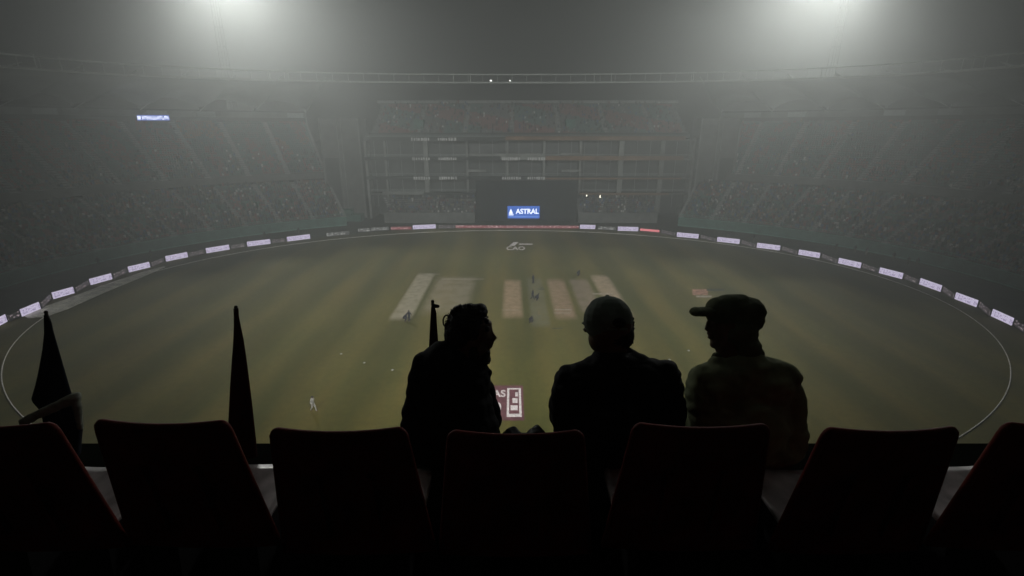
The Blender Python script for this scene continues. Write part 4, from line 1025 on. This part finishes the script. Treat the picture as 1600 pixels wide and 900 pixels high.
# --- man on the right, hood over a cap, face in profile to the left
F = Fig(2.2)
t = empty('person', (near(1165, 700, 2.2).x, 1.99, Z - 1.5), label='man in an olive jacket, hood over a peaked cap, face in profile to the left', cat='person', group='three men watching from the parapet')
org = Vector(t.location); body = MB(); coat = MB(); trou = MB(); shoe = MB(); cap_ = MB(); hood = MB()
ball(F, body, 1146, 503, 37, 38, 30); ball(F, body, 1127, 514, 20, 28, 24); ball(F, body, 1126, 533, 15, 14, 19)
limb(F, body, (1108, 503, 0), (1103.5, 512, 0), 4, 2.6); ball(F, body, 1104.5, 514, 4, 3, 5); ball(F, body, 1108.5, 521, 4, 2.2, 8); ball(F, body, 1109.5, 527.5, 4.2, 2.2, 8); ball(F, body, 1117, 538, 7.5, 7, 10)
ball(F, body, 1112, 505, 5, 5, 14); ball(F, body, 1148, 515, 4, 9, 3, dd=-.08)
limb(F, body, (1142, 540, 0), (1154, 600, .02), 24, 24); limb(F, body, (1162, 625, .02), (1165, 690, .02), 42, 42)
hip = Vector((near(1165, 690, 2.2).x, 1.99, Z - 1.42)); body.cap(F.P(1165, 665, .02), hip, .12, .12)
ks = legs(body, trou, shoe, hip, (-.15, 1, 0))
for s in (-1, 1):
    sh = F.P(1100, 598, .03) if s < 0 else F.P(1227, 598); e = F.P(1095, 690, .08) if s < 0 else F.P(1238, 690, .02); hd = ks[0 if s < 0 else 1] + Vector((0, -.12, .085))
    body.cap(sh, e, .05, .042); body.cap(e, hd, .04, .028); hand(body, hd, (-.1, 1, -.05), s)
    coat.cap(sh, e, F.r(22), F.r(20)); coat.cap(e, hd, F.r(19), .045)
shift(body).melt('body', M['face'], t, .0055, 4)
ball(F, coat, 1127, 600, 47, 38, 42); ball(F, coat, 1190, 602, 54, 44, 44); ball(F, coat, 1160, 578, 44, 34, 40); ball(F, coat, 1160, 650, 84, 62, 46); ball(F, coat, 1165, 705, 86, 34, 44)
ball(F, coat, 1096, 592, 19, 22, 30); ball(F, coat, 1090, 620, 18, 40, 30); ball(F, coat, 1226, 588, 21, 23, 32); ball(F, coat, 1208, 573, 18, 13, 30); ball(F, coat, 1232, 635, 23, 48, 32); ball(F, coat, 1237, 680, 21, 40, 30)
limb(F, coat, (1120, 572, 0), (1200, 572, 0), 17, 17); coat.cap(F.P(1165, 665), hip, .175, .175)
shift(coat).melt('jacket', M['olive'], t, .0075, 4, .010, .07)
shift(trou).melt('trousers', M['trou'], t, .009, 4, .006, .06); shift(shoe).melt('shoes', M['shoe'], t, .008, 3)
ball(F, hood, 1155, 494, 38, 33, 36); ball(F, hood, 1168, 488, 24.5, 25, 32); ball(F, hood, 1152, 517, 29, 30, 35, dd=-.01); ball(F, hood, 1158, 540, 27, 24, 35); limb(F, hood, (1122, 558, 0), (1176, 556, 0), 10, 18); ball(F, hood, 1150, 476, 26, 16.5, 28)
shift(hood).melt('hood', M['hood'], t, .006, 4, .006, .05)
ball(F, cap_, 1137, 489, 33, 27, 33); ball(F, cap_, 1122, 482, 18, 18, 26); ball(F, cap_, 1140, 478, 26, 18.5, 28)
shift(cap_).melt('cap', M['hood'], t, .0045, 3)
b = MB(); ball(F, b, 1099, 487, 20.5, 7.6, 26, tilt=-.05); ball(F, b, 1088, 487, 9.5, 7.6, 17); shift(b).melt('cap_brim', M['hood'], t, .004, 3)

# ------------------------------------------------------------------ the fog
HZ = bpy.data.materials.new('haze'); HZ.use_nodes = True; t_ = HZ.node_tree; t_.nodes.clear()
vp = t_.nodes.new('ShaderNodeVolumePrincipled'); out = t_.nodes.new('ShaderNodeOutputMaterial')
vp.inputs['Color'].default_value = (.945, 1.0, .98, 1); vp.inputs['Density'].default_value = .0034; vp.inputs['Anisotropy'].default_value = .62
t_.links.new(vp.outputs[0], out.inputs['Volume'])
b = MB(); b.box((0, 70, 42), (330, 370, 88)); hz = b.build('haze', HZ, kind='stuff')
